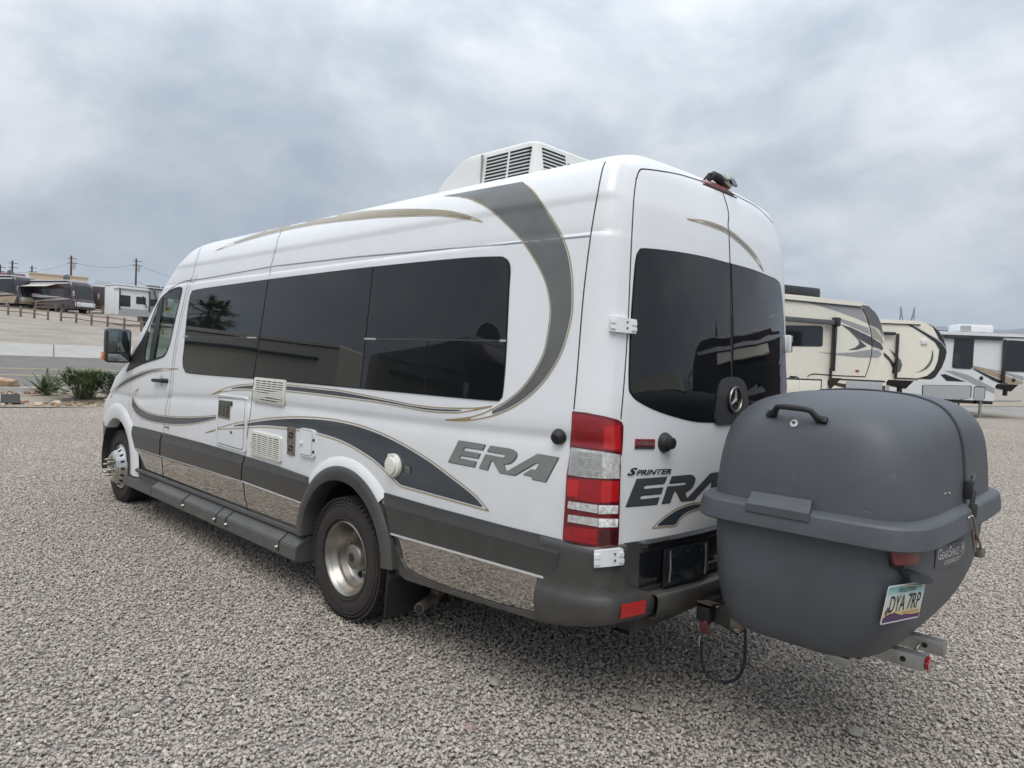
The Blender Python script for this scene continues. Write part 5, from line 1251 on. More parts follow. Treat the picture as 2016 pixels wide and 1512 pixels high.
# a few larger stones lying on the gravel
def rock_mesh(r_, seed, flat=.7, sub=2):
    rg = random.Random(seed); bm = bmesh.new(); bmesh.ops.create_icosphere(bm, subdivisions=sub, radius=1.)
    for pl in range(9):
        n = Vector((rg.gauss(0, 1), rg.gauss(0, 1), rg.gauss(0, 1))).normalized(); d_ = rg.uniform(.62, .9)
        for v in bm.verts:
            k = v.co.dot(n)
            if k > d_: v.co -= n * (k - d_)
    for v in bm.verts:
        v.co *= 1 + rg.uniform(-.05, .05); v.co = Vector((v.co.x * r_ * rg.uniform(.98, 1.02), v.co.y * r_ * .8, v.co.z * r_ * flat))
    me = bpy.data.meshes.new('rock'); bm.to_mesh(me); bm.free(); me.polygons.foreach_set('use_smooth', [True] * len(me.polygons)); me.set_sharp_from_angle(angle=R(28)); return me
RTAN = mat('rock_tan', (.40, .27, .17), .85, var=.3, scale=6, bump=.5, bscale=40); RBR = mat('rock_brown', (.24, .16, .11), .85, var=.3, scale=6, bump=.5, bscale=40); RPALE = mat('rock_pale', (.52, .42, .31), .85, var=.25, scale=6, bump=.5, bscale=40)
def rock(name, p, r_, seed, m, label, cat, group=None, flat=.7, rz=None):
    me = rock_mesh(r_, seed, flat); me.materials.append(m); o = bpy.data.objects.new(name, me); o.location = p; o.rotation_euler = (0, 0, rz if rz is not None else seed * 1.7); col.objects.link(o); return tag(o, label, cat, group)
RGR = mat('rock_grey', (.27, .25, .22), .85, var=.25, scale=20); RPINK = mat('rock_pink', (.34, .25, .21), .85, var=.25, scale=20)
for i, (px, py, r_, m) in enumerate(((868, 1226, .030, RPALE), (1143, 1250, .034, RGR), (1682, 1440, .045, RGR), (262, 1397, .036, RGR), (925, 1432, .034, RPINK), (1254, 1394, .036, RGR), (976, 1343, .042, RGR))):
    p = at(px, py, 2, .012); rock('loose_stone', p, r_, 40 + i, m, ['flat pale stone beside the rear mud flap', 'flat grey stone in the shade under the rear bumper', 'flat grey stone lying in front of the cargo box cable', 'flat grey stone out on the open gravel beside the front wheel track', 'flat pinkish stone lying on open gravel', 'flat grey stone on the gravel near the rear bumper', 'flat grey stone on the gravel below the mirrored panel'][i], 'stone', 'larger stones lying in the gravel', .5)
# --- planting strip: boulder, rocks, shrubs, floodlight
bp_ = ground_hit(14, 771); rock('boulder', bp_ + Vector((.9, 0, .10)), .58, 5, RTAN, 'big tan boulder in the planting strip by the road', 'boulder', flat=.75, rz=.9)
random.seed(11); nr = 0
for row, (u0, n_) in enumerate(((21.9, 170), (25.2, 80))):
    for k in range(n_):
        wq = -9.5 + 15.5 * k / n_ + random.uniform(-.1, .1); u = u0 + random.uniform(-.28, .28); r_ = random.uniform(.05, .10) * (1.7 if random.random() < .15 else 1.)
        m = random.choice((RTAN, RBR, RPALE, RBR, RTAN)); p = UW(u, wq, r_ * .25)
        kind_ = 'row of rocks along the edge of the gravel lot' if row == 0 else 'row of rocks along the road side of the strip'
        rock('border_rock', p, r_, 100 + nr, m, ('rough %s rock edging the gravel lot' if row == 0 else 'rough %s rock edging the strip on its road side') % {'rock_tan': 'tan', 'rock_brown': 'dark brown', 'rock_pale': 'pale'}[m.name], 'rock', kind_, .65); nr += 1
LEAF = mat('frond_green', (.105, .150, .062), .6, var=.35, scale=3); LEAF2 = mat('frond_pale', (.17, .21, .105), .6, var=.3, scale=3); STEM = mat('stem_brown', (.12, .09, .06), .9)
def blades(bm, base, dirn, ln_, wd, n=4, droop=.25):
    side = dirn.cross(Vector((0, 0, 1)));
    side = side.normalized() if side.length > .05 else Vector((1, 0, 0)); pr = None
    for i in range(n + 1):
        t = i / n; p = base + dirn * (ln_ * t) - Vector((0, 0, 1)) * droop * ln_ * t * t; ww = wd * (1 - t ** 1.6) + .0015
        a = bm.verts.new(p + side * ww); b = bm.verts.new(p - side * ww)
        if pr: bm.faces.new((pr[0], pr[1], b, a))
        pr = (a, b)
def fan_palm(p, r_, hgt_, nf, seed, label, spiky=False):
    rg = random.Random(seed); root = empty('desert_palm', p, label, 'shrub', 'low palms in the planting strip')
    for part, m in ((0, LEAF), (1, LEAF2)):
        bm = bmesh.new()
        for k in range(nf // 2):
            a = rg.uniform(0, 6.28); el_a = rg.uniform(.25, 1.45); st = p + Vector((rg.uniform(-.25, .25) * r_, rg.uniform(-.25, .25) * r_, .03))
            d = Vector((math.cos(a) * math.cos(el_a), math.sin(a) * math.cos(el_a), math.sin(el_a))); sl_ = rg.uniform(.35, .75) * (r_ * math.cos(el_a) + hgt_ * math.sin(el_a))
            hub = st + d * sl_
            blades(bm, st, d, sl_, .012, 2, 0)
            if spiky:
                for q_ in range(16):
                    t = .25 + .75 * q_ / 15; b0 = st + d * sl_ * t * 1.3
                    for s_ in (1, -1):
                        sd_ = d.cross(Vector((0, 0, 1))).normalized(); blades(bm, b0, (d * .75 + sd_ * s_ * .6 + Vector((0, 0, .2))).normalized(), .20 * hgt_ * (1.15 - t * .7), .012, 2, .1)
            else:
                u_ = d.cross(Vector((0, 0, 1))).normalized(); w_ = u_.cross(d)
                for q_ in range(17):
                    an_ = (q_ / 16 - .5) * 3.0; dd_ = (d * math.cos(an_) + u_ * math.sin(an_) + w_ * rg.uniform(-.15, .15)).normalized()
                    blades(bm, hub, dd_, rg.uniform(.30, .44) * hgt_, .013, 3, .12)
        bmo('foliage', bm, m, root, smooth=False, recalc=False)['kind'] = 'stuff'
    tube('trunk', [p - Vector((0, 0, .02)), p + Vector((.02, 0, .22 * hgt_))], [.10, .07], STEM, root, 8)
g1 = ground_hit(165, 786); g2 = ground_hit(92, 779)
fan_palm(g1, 1.05, .70, 150, 3, 'broad bushy fan palm with spiky green fronds in the planting strip')
fan_palm(g1 + UV * .4 - WV * .85, .95, .62, 120, 13, 'bushy fan palm close to the front of the white van')
fan_palm(g2, .50, .70, 54, 8, 'thin upright green shrub with feathery fronds beside the boulder', True)
fl = ground_hit(20, 797); fl = fl + UV * .1; flr = empty('floodlight', fl, 'small dark wedge-shaped landscape floodlight among the rocks', 'floodlight')
e1 = -WV; v = []
for s_ in (-.20, .20):
    for a, z in ((-.13, .05), (.12, .05), (.05, .26), (-.02, .27)): v.append(fl + e1 * s_ + UV * a + Vector((0, 0, z)))
pyd('housing', v, [(0, 1, 2, 3), (4, 7, 6, 5), (0, 4, 5, 1), (1, 5, 6, 2), (2, 6, 7, 3), (3, 7, 4, 0)], mat('lamp_black', (.022, .024, .026), .5), flr, smooth=False)
tube('stand', [fl, fl + Vector((0, 0, .10))], .03, RUBBER, flr)
tube('bracket', [fl + e1 * -.1 + Vector((0, 0, .24)), fl + e1 * -.05 + UV * .06 + Vector((0, 0, .33)), fl + e1 * .06 + UV * .06 + Vector((0, 0, .31))], .012, RUBBER, flr)
# ------------------------------------------------------------------ trailers, motorhomes, buildings
RVCREAM = mat('rv_cream', (.82, .78, .66), .35, coat=.3, var=.03); RVWHITE = mat('rv_white', (.70, .71, .715), .35, coat=.3, var=.03); RVGREY = mat('rv_grey', (.40, .41, .42), .35, coat=.3, var=.04)
RVSLATE = mat('rv_slate', (.12, .12, .125), .3, coat=.4, var=.08); RVTAUPE = mat('rv_taupe', (.36, .33, .27), .35, coat=.3); RVLGREY = mat('rv_light_grey', (.34, .34, .34), .35, coat=.3); RVTAN = mat('rv_tan', (.36, .28, .19), .35, coat=.3)
RVBLK = mat('rv_black', (.014, .014, .016), .25, coat=.5); RVGLASS = mat('rv_glass', (.012, .014, .017), .05, spec=.7); RVBROWN = mat('rv_brown', (.055, .035, .032), .25, coat=.6, var=.05); RVMAROON = mat('rv_maroon', (.035, .012, .018), .2, coat=.8)
def extrude_profile(name, prof, half_w, m, parent, soft=lambda x, z, k: (x, z), ysl=None):
    """side outline (x, z) swept across the width; soft pulls the ends in towards the edges. local coords through XF"""
    ysl = ysl or [-1., -.97, -.88, -.6, 0, .6, .88, .97, 1.]
    bm = bmesh.new(); rows = []
    for y in ysl:
        rows.append([bm.verts.new(Vector((*[soft(x, z, abs(y))[0]], y * half_w, soft(x, z, abs(y))[1]))) for x, z in prof])
    n = len(prof)
    for a, b in zip(rows, rows[1:]):
        for i in range(n): bm.faces.new((a[i], a[(i + 1) % n], b[(i + 1) % n], b[i]))
    for r_ in (rows[0], rows[-1]):
        f = bm.faces.new(r_); f.normal_update()
    fs = [f for f in bm.faces if len(f.verts) > 4]; bmesh.ops.triangulate(bm, faces=fs)
    bmesh.ops.recalc_face_normals(bm, faces=bm.faces)
    b2 = bm.copy(); b2.transform(XF[0]); s_ = Surf(b2); b2.free()
    return bmo(name, bm, m, parent, ang=30, recalc=False), s_
FW = [(-10.5, .78), (-2.35, .78), (-2.28, .84), (-2.28, 1.46), (-2.2, 1.56), (-.62, 1.56), (-.40, 1.66), (-.16, 2.05), (-.03, 2.42), (0, 2.62), (-.05, 2.90), (-.16, 3.18), (-.33, 3.42), (-.55, 3.60), (-.78, 3.70), (-1.05, 3.75), (-3, 3.78), (-10.4, 3.78), (-10.5, 3.70)]
def fw_soft(x, z, k): 
    if x > -1.2 and z > 1.5: return x - .10 * k ** 4, z
    return x, z
def local(head_pt, az): return Matrix.Translation(head_pt) @ Matrix.Rotation(az, 4, 'Z')
def fifth_wheel(P_front_roof, P_back_roof, rz_, m, label, nose_off=.95, name='fifth_wheel_trailer', group='fifth-wheel trailers in the row'):
    """placed by two points of its roof edge (right-hand side); that edge lies at local y = -1.22"""
    d = P_front_roof - P_back_roof; az = math.atan2(d.y, d.x); hd_ = Vector((math.cos(az), math.sin(az), 0)); lf = Vector((-hd_.y, hd_.x, 0))
    nose = Vector((P_front_roof.x, P_front_roof.y, 0)) + hd_ * nose_off + lf * 1.22
    root = empty(name, nose - hd_ * 5, label, 'trailer', group); XF[0] = local(nose, az)
    body_, S = extrude_profile('body', FW, 1.22, m, root, fw_soft)
    for x in (-2.45,): tube('landing_leg', [(x - .2, -.85, .02), (x - .2, -.85, 1.3)], .05, ALU, root, 8); tube('landing_leg', [(x - .2, .85, .02), (x - .2, .85, 1.3)], .05, ALU, root, 8)
    pyd('hitch_pin', [(-2.0, -.35, 1.55), (-2.0, .35, 1.55), (-.75, .35, 1.55), (-.75, -.35, 1.55), (-1.9, -.25, 1.40), (-1.9, .25, 1.40), (-.95, .16, 1.22), (-.95, -.16, 1.22)], [(0, 1, 2, 3), (4, 5, 6, 7), (0, 3, 7, 4), (1, 2, 6, 5), (0, 1, 5, 4), (3, 2, 6, 7)], RVBLK, root, smooth=False)
    tube('hitch_post', [(-1.1, 0, 1.25), (-1.1, 0, 1.02)], .10, RVBLK, root, 10)
    for x in (-6.6, -7.5, -8.4):
        for sg in (-1, 1): lathe('wheel', [(0, .02), (.18, .03), (.2, .06), (.36, .06), (.38, .03), (.38, -.18), (0, -.18)], (x, sg * 1.12, .38), RUBBER, root, 20, sgn=sg)
    box('roof_rail', (-5.8, -1.235, 3.70), (9.3, .04, .13), m, root); box('roof_gutter', (-5.8, -1.25, 3.62), (9.3, .03, .035), RVBLK, root)
    box('chassis', (-6.2, 0, .70), (8.2, 1.6, .16), RVBLK, root)
    XF[0] = Matrix.Identity(4)
    return root, S, local(nose, az)
def D(S, nm, P_, m, parent, off=.012, th=0., step=12, rnd=0):
    return patch(nm, S, rpoly(P_, rnd) if rnd else P_, off, m, parent, step=step, thick=th)
za = lambda L_: [z2(p, (1540, 560), 240 / 1578) for p in L_]
zb = lambda L_: [z2(p, (1740, 590), 276 / 1605) for p in L_]
rp3 = lambda px, py, dep: CAM + ray(px, py) * dep
# first: cream
T1, S1, L1 = fifth_wheel(rp3(1696, 595, 20.2), rp3(1545, 583, 19.05), 0, RVCREAM, 'cream fifth-wheel trailer with grey swoops and an awning, next to the van', 1.12)
D(S1, 'swoop', za([(230, 200), (500, 225), (1020, 290), (1060, 380), (1105, 505), (980, 445), (760, 365), (560, 300), (400, 255)]), RVLGREY, T1)
D(S1, 'swoop', za([(1030, 265), (1100, 245), (1180, 275), (1265, 350), (1320, 480), (1345, 620), (1350, 740), (1310, 660), (1250, 580), (1115, 520), (1085, 420)]), RVSLATE, T1)
D(S1, 'swoop', za([(755, 440), (900, 485), (1115, 560), (1140, 655), (1000, 590), (760, 485)]), RVLGREY, T1)
D(S1, 'swoop', za([(1125, 545), (1210, 575), (1290, 680), (1335, 800), (1250, 720), (1155, 680)]), RVTAUPE, T1)
D(S1, 'swoop', za([(755, 515), (900, 560), (1150, 680), (1280, 765), (1335, 870), (1250, 830), (1160, 800), (1000, 710), (870, 600)]), mat('rv_marbled', (.075, .07, .075), .3, coat=.4, var=.5, scale=9), T1)
D(S1, 'swoop', za([(880, 610), (980, 700), (1098, 802), (980, 845), (845, 853), (950, 815), (1000, 770), (985, 720)]), MATS['rv_marbled'], T1)
D(S1, 'swoop', za([(450, 875), (700, 890), (900, 880), (1155, 840), (1250, 855), (1325, 895), (1245, 948), (1000, 945), (760, 920)]), RVLGREY, T1)
ribbon('cap_seam', S1, cr(za([(1022, 295), (1085, 410), (1140, 580), (1162, 780), (1145, 960), (1110, 1090), (1078, 1185)]), 5), .035, .016, RVBLK, T1)
ribbon('cap_seam', S1, cr(za([(1250, 585), (1310, 690), (1345, 800), (1350, 870)]), 5), .03, .016, RVWHITE, T1)
w_ = D(S1, 'window', za([(20, 530), (500, 535), (530, 560), (525, 790), (500, 805), (20, 800)]), RVBLK, T1, .02, .02)
D(S1, 'pane', za([(30, 545), (495, 548), (515, 565), (512, 785), (490, 793), (30, 790)]), RVGLASS, w_, .026)
ribbon('cladding_edge', S1, cr(za([(330, 1190), (370, 1165), (440, 1160), (700, 1180), (1080, 1195)]), 4), .03, .02, RVBLK, T1)
def loc(px, py, S): return S.hit(px, py)[0]
XF[0] = L1
box('awning_roller', (-6.0, -1.34, 3.10), (7.4, .14, .13), mat('awning_grey', (.10, .105, .11), .5), T1, bev=.03)
box('awning_arm', (-2.23, -1.33, 2.45), (.10, .10, 1.42), RVBLK, T1, bev=.01); box('awning_head', (-2.22, -1.36, 3.12), (.20, .16, .26), RVBLK, T1, bev=.03); box('awning_foot', (-2.25, -1.29, 1.66), (.06, .05, .32), RVBLK, T1)
box('air_conditioner', (-2.75, -.2, 3.98), (1.5, .75, .36), RVBLK, T1, bev=.10)
for z0 in (1.3,): box('utility_bay', (-3.3, -1.235, 1.15), (1.5, .03, .62), RVCREAM, T1, bev=.02); box('bay_seal', (-3.3, -1.228, 1.15), (1.58, .02, .70), RVBLK, T1, bev=.02)
box('battery_tray', (-2.18, 0, 1.1), (.2, 2.2, .5), RVGREY, T1, bev=.03)
pyd('side_marker', [(-1.15 + .08 * math.cos(a), -1.235, 1.78 + .035 * math.sin(a)) for a in np.linspace(0, 6.28, 13)[:-1]], [list(range(12))], mat('marker_orange', (.35, .06, .02), .3), T1, smooth=False)
XF[0] = Matrix.Identity(4)
# second: cream with black cap
T2, S2, L2 = fifth_wheel(rp3(1833, 634, 25.9), rp3(1745, 632, 25.9), 0, RVCREAM, 'cream fifth-wheel trailer with a glossy black front cap', .75)
D(S2, 'swoop', zb([(480, 258), (575, 250), (640, 340), (700, 430), (745, 540), (757, 640), (735, 740), (660, 840), (600, 880), (640, 760), (660, 640), (690, 560), (640, 470), (600, 380), (560, 310)]), RVBLK, T2)
D(S2, 'swoop', zb([(190, 255), (290, 262), (400, 330), (560, 420), (690, 520), (752, 640), (730, 740), (640, 850), (590, 915), (370, 905), (500, 870), (580, 800), (620, 700), (638, 570), (590, 490), (480, 410), (340, 320)]), RVBLK, T2, .018)
D(S2, 'swoop', cr(zb([(362, 838), (450, 795), (530, 700), (560, 575), (568, 650), (545, 730), (480, 800)]), 4, closed=True), RVSLATE, T2)
D(S2, 'swoop', zb([(60, 555), (130, 620), (195, 690), (212, 750), (190, 820), (140, 840), (165, 760), (140, 680), (100, 620)]), RVSLATE, T2)
D(S2, 'swoop', zb([(0, 600), (60, 650), (130, 740), (140, 830), (95, 850), (100, 780), (60, 700), (0, 640)]), RVBROWN, T2, .016)
XF[0] = L2
box('awning_roller', (-5.6, -1.33, 3.25), (7., .12, .12), RVBLK, T2, bev=.03); box('awning_arm', (-2.0, -1.31, 2.45), (.09, .09, 1.62), RVBLK, T2, bev=.01); box('marker_lamp', (-.98, -1.24, 3.0), (.22, .08, .18), WPLAS, T2, bev=.02)
box('utility_bay', (-3.1, -1.235, 1.15), (1.35, .03, .60), RVGREY, T2, bev=.02); box('battery_tray', (-2.18, 0, 1.1), (.2, 2.2, .5), RVGREY, T2, bev=.03)
XF[0] = Matrix.Identity(4)
ribbon('swoop', S2, cr(za([(350, 1188), (480, 1225), (700, 1290), (1000, 1338), (1390, 1350)]), 5), [.03, .09, .16, .20, .22], .02, RVBROWN, T2)
ribbon('bay_seal', S2, za([(490, 1365), (490, 1235), (515, 1215), (1330, 1255), (1352, 1280), (1350, 1390)]), .05, .026, RVBLK, T2)
D(S2, 'front_panel', zb([(85, 1075), (80, 960), (110, 912), (160, 902), (420, 915), (430, 1135)]), RVGREY, T2, .03)
ribbon('bay_seal', S2, cr(zb([(85, 1075), (82, 970), (105, 915), (160, 900), (400, 910)]), 4), .05, .036, RVBLK, T2)
ribbon('bay_seal', S1, za([(100, 1195), (195, 1200), (218, 1220), (214, 1375)]), .05, .026, RVBLK, T1)
ribbon('cap_line', S1, cr(za([(1115, 520), (1250, 580), (1310, 660), (1350, 790)]), 5), .03, .02, RVWHITE, T1)
ribbon('cap_line', S1, cr(za([(1160, 810), (1250, 835), (1330, 880)]), 5), .03, .02, RVWHITE, T1)
ribbon('cap_line', S2, cr(zb([(290, 262), (400, 330), (520, 400), (640, 470), (700, 545), (752, 625)]), 5), .04, .024, RVWHITE, T2)
# third: white with tan and grey stripes
T3, S3, L3 = fifth_wheel(rp3(2016, 661, 30.8), rp3(1860, 654, 31.0), 0, RVWHITE, 'white fifth-wheel trailer with tan and grey diagonal stripes', 1.2)
D(S3, 'stripe', zb([(690, 810), (800, 815), (960, 860), (1290, 1025), (1285, 1085), (1100, 1000), (900, 900)]), RVLGREY, T3)
D(S3, 'stripe', zb([(650, 860), (700, 850), (940, 940), (720, 930)]), RVBLK, T3)
D(S3, 'stripe', zb([(1015, 752), (1180, 790), (1600, 945), (1600, 1000), (1500, 1000), (1300, 890), (1015, 780)]), RVTAN, T3)
D(S3, 'stripe', zb([(1005, 785), (1050, 795), (1330, 920), (1520, 1005), (1420, 998), (1250, 925)]), RVBLK, T3, .016)
D(S3, 'stripe', zb([(1180, 785), (1400, 830), (1602, 880), (1602, 930), (1420, 860)]), RVLGREY, T3, .018)
for Q in ([(830, 435), (1015, 440), (1037, 465), (1020, 770), (995, 795), (800, 785), (783, 765), (812, 455)], [(1430, 462), (1700, 480), (1690, 830), (1400, 820), (1383, 800), (1410, 480)]):
    w_ = D(S3, 'window', zb(Q), RVBLK, T3, .03, .03); c_ = np.mean(np.array(zb(Q)), axis=0)
    D(S3, 'pane', [p + (c_ - p) / np.linalg.norm(c_ - p) * 2.2 for p in [np.array(q_) for q_ in zb(Q)]], RVGLASS, w_, .036)
for p in ((1118, 900), (1487, 922)):
    c_ = zb([p])[0]; D(S3, 'round_vent', [(c_[0] + 4 * math.cos(a), c_[1] + 4 * math.sin(a)) for a in np.linspace(0, 6.28, 15)[:-1]], RVBLK, T3, .022)
for Q in ([(440, 975), (1010, 985), (995, 1215), (440, 1180)], [(1035, 990), (1168, 998), (1150, 1228), (1020, 1215)]):
    o_ = D(S3, 'bay_seal', zb(Q), RVBLK, T3, .020, .02, rnd=3); c_ = np.mean(np.array(zb(Q)), axis=0)
    D(S3, 'bay_door', [p + (c_ - p) / np.linalg.norm(c_ - p) * 2.0 for p in [np.array(q_) for q_ in rpoly(zb(Q), 3)]], RVGREY, o_, .030, .01)
for p in ((510, 1150), (910, 1180)): c_ = zb([p])[0]; D(S3, 'latch', [(c_[0] - 2.5, c_[1] - 2.5), (c_[0] + 2.5, c_[1] - 2.5), (c_[0] + 2.5, c_[1] + 2.5), (c_[0] - 2.5, c_[1] + 2.5)], RVBLK, T3, .05, .02)
l3 = L3.inverted() @ S3.hit(1975, 690)[0]
XF[0] = L3
box('awning_arm', (l3.x, -1.32, 2.55), (.12, .12, 1.9), RVBLK, T3, bev=.01); box('awning_roller', (l3.x - 3.6, -1.31, 3.52), (7, .10, .12), RVBLK, T3, bev=.02)
l4 = L3.inverted() @ S3.hit(1930, 665)[0]
box('air_conditioner', (l4.x, -.45, 3.98), (1.55, .85, .34), WPLAS, T3, bev=.11); box('vent_grille', (l4.x - .45, -.88, 3.98), (.45, .02, .22), mat('grille_grey', (.35, .37, .36), .5), T3)
tube('jack', [(-2.75, -1.0, .02), (-2.75, -1.0, .8)], .06, ALU, T3, 8); box('jack_foot', (-2.75, -1.0, .03), (.3, .3, .05), ALU, T3)
XF[0] = Matrix.Identity(4)
# fourth, partly behind the third
T4 = T1.copy(); 
def copy_tree(o, parent=None):
    c = o.copy(); col.objects.link(c)
    if parent: c.parent = parent; c.matrix_parent_inverse = o.matrix_parent_inverse.copy()
    for ch in o.children: copy_tree(ch, c)
    return c
bpy.data.objects.remove(T4)
def place(src, L0, pt, az, label, group='fifth-wheel trailers in the row'):
    """a copy of a trailer with its nose at pt, heading az"""
    c = copy_tree(src); c['label'] = label; c['group'] = group
    nose = L0.to_translation(); a0 = math.atan2(L0[1][0], L0[0][0]); rel = src.location - nose
    dr = az - a0; c.rotation_euler = (0, 0, dr); c.location = Vector((pt[0], pt[1], 0)) + Matrix.Rotation(dr, 3, 'Z') @ rel
    return c
n3 = L3.to_translation(); a3 = math.atan2(L3[1][0], L3[0][0]); h3 = Vector((math.cos(a3), math.sin(a3), 0)); r3 = Vector((h3.y, -h3.x, 0))
place(T1, L1, n3 - r3 * 4.0 + h3 * .6, a3, 'cream fifth-wheel trailer half hidden behind the tan-striped white one')
# those that show only in the van's glass
place(T2, L2, (-20.0, -22.0, 0), R(-35), 'cream and black fifth-wheel trailer mirrored in the van\'s rear windows', 'trailers standing behind the photographer')
# ---- motorhomes on the rise across the road
MH = [(-11, .55), (-11, .45), (-.35, .42), (-.05, .55), (0, .80), (-.02, 1.15), (-.12, 1.38), (-.20, 1.50), (-.52, 2.75), (-.62, 3.05), (-.85, 3.32), (-1.2, 3.42), (-10.8, 3.42), (-11, 3.30)]
def mh_soft(x, z, k): return (x - .30 * max(0, (k - .5) / .5) ** 2.5, z) if x > -1.5 else (x, z)
def motorhome(pxb, pyb, az, m, label, sat=True, h_=1.):
    p = ground_hit(pxb, pyb); root = empty('motorhome', p, label, 'motorhome', 'motorhomes parked on the rise across the road'); Lm = local(p, az); XF[0] = Lm
    b_, S = extrude_profile('body', MH, 1.25, m, root, mh_soft)
    for x in (-2.0, -7.6): 
        for sg in (-1, 1):
            wh_ = lathe('wheel', [(.28, .03), (.32, .05), (.48, .03), (.50, -.03), (.50, -.25), (.2, -.25)], (x, sg * 1.22, .48), RUBBER, root, 22, sgn=sg); lathe('hubcap', [(0, .02), (.12, .04), (.28, .02), (.29, 0)], (x, sg * 1.22, .48), STEEL, wh_, 16, sgn=sg)
    box('roof_cap', (-6, 0, 3.45), (9.4, 2.3, .12), RVWHITE, root, bev=.05)
    if sat:
        d_ = lathe('satellite_dish', [(.02, 0), (.25, .05), (.42, .14)], (-3.0, -.2, 3.78), RVSLATE, root, 18, axis='x', sgn=1); tube('dish_mast', [(-3, -.2, 3.45), (-3, -.2, 3.8)], .05, RVBLK, root, 6)
    for sg in (-1, 1):
        box('mirror', (-.15, sg * 1.45, 2.05), (.12, .16, .55), CHROME, root, bev=.05); tube('mirror_arm', [(-.55, sg * 1.15, 2.75), (-.2, sg * 1.42, 2.6), (-.15, sg * 1.45, 2.3)], .03, RVBLK, root, 6)
    XF[0] = Matrix.Identity(4)
    return root, S, Lm
def LP(S_, L_, nm, P_, m, root, y=-1.265, off=0.):
    XF[0] = L_; o = pyd(nm, [(x, y, z) for x, z in P_], [list(range(len(P_)))], m, root, smooth=False); XF[0] = Matrix.Identity(4); return o
def FRP(L_, nm, P_, m, root, o_=.012):
    """polygon (y, z) laid on the raked front of a motorhome"""
    XF[0] = L_; zs = [p[1] for p in MH[3:11]]; xs = [p[0] for p in MH[3:11]]; v = []; f = []
    zmin, zmax = min(p[1] for p in P_), max(p[1] for p in P_); ny = 8; nz = 10
    for k in range(nz + 1):
        z = zmin + (zmax - zmin) * k / nz
        ints = [];
        for i in range(len(P_)):
            (y0, z0), (y1, z1) = P_[i - 1], P_[i]
            if (z0 - z) * (z1 - z) <= 0 and abs(z1 - z0) > 1e-6: ints.append(y0 + (y1 - y0) * (z - z0) / (z1 - z0))
        a, b = min(ints), max(ints)
        for j in range(ny + 1):
            y = a + (b - a) * j / ny; x = float(np.interp(z, zs, xs)) - .30 * max(0, (abs(y) / 1.25 - .5) / .5) ** 2.5; v.append((x + o_, y, z))
    for k in range(nz):
        for j in range(ny): f.append((k * 9 + j, k * 9 + j + 1, (k + 1) * 9 + j + 1, (k + 1) * 9 + j))
    o = pyd(nm, v, f, m, root); XF[0] = Matrix.Identity(4); return o
MHS = []
for px, py, az, m, m2, lab in ((62, 608, R(208), RVBLK, RVTAN, 'black and tan motorhome with a satellite dish and dark windscreen'), (171, 618, R(204), RVMAROON, RVBROWN, 'dark maroon motorhome with cream swoops and an open awning')):
    rt, S, Lm = motorhome(px, py, az, m, lab); MHS.append((rt, Lm))
    FRP(Lm, 'windscreen', [(-1.12, 1.55), (1.12, 1.55), (1.05, 2.95), (-1.05, 2.95)], RVGLASS, rt)
    FRP(Lm, 'front_panel', [(-1.2, .55), (1.2, .55), (1.18, 1.18), (-1.18, 1.18)], RVWHITE if m is RVMAROON else mat('rv_beige', (.48, .44, .36), .4), rt)
    FRP(Lm, 'front_skirt', [(-1.2, .48), (1.2, .48), (1.2, .72), (-1.2, .72)], m2, rt, .02)
    for sg in (-1, 1): FRP(Lm, 'headlamp', [(sg * .75, .86), (sg * 1.1, .90), (sg * 1.1, 1.08), (sg * .75, 1.04)], CLEARL, rt, .026)
    LP(S, Lm, 'lower_panel', [(-11, .5), (-.9, .5), (-.5, 1.3), (-3, 1.15), (-7, 1.05), (-11, 1.2)], m2, rt)
    LP(S, Lm, 'swoop', [(-10, 1.2), (-6, 1.15), (-2.6, 1.35), (-.6, 1.45), (-2.2, 1.62), (-5, 1.35)], RVTAUPE, rt, -1.27)
    LP(S, Lm, 'swoop', [(-8, 1.75), (-5.2, 1.62), (-2.2, 1.66), (-4.6, 1.85), (-7, 2.1)], RVWHITE if m is RVMAROON else RVTAN, rt, -1.272)
    LP(S, Lm, 'side_window', [(-1.9, 1.7), (-.95, 1.7), (-1.05, 2.6), (-1.9, 2.6)], RVGLASS, rt, -1.275)
    for x in (-4.6, -7.2): LP(S, Lm, 'side_window', [(x - .6, 1.95), (x + .6, 1.95), (x + .6, 2.6), (x - .6, 2.6)], RVGLASS, rt, -1.275)
    LP(S, Lm, 'roof_stripe', [(-11, 3.1), (-1.2, 3.1), (-1.1, 3.2), (-11, 3.2)], RVWHITE, rt, -1.27)
    XF[0] = Lm
    if m is RVMAROON:
        pyd('awning', [(-3.0, -1.27, 3.05), (-8.5, -1.27, 3.05), (-8.5, -2.4, 2.72), (-3.0, -2.4, 2.72), (-3.0, -1.27, 3.02), (-8.5, -1.27, 3.02), (-8.5, -2.4, 2.69), (-3.0, -2.4, 2.69)], [(0, 1, 2, 3), (7, 6, 5, 4), (2, 6, 7, 3), (0, 3, 7, 4), (1, 5, 6, 2)], mat('awning_cream', (.5, .47, .40), .8), rt, smooth=False)
    XF[0] = Matrix.Identity(4)
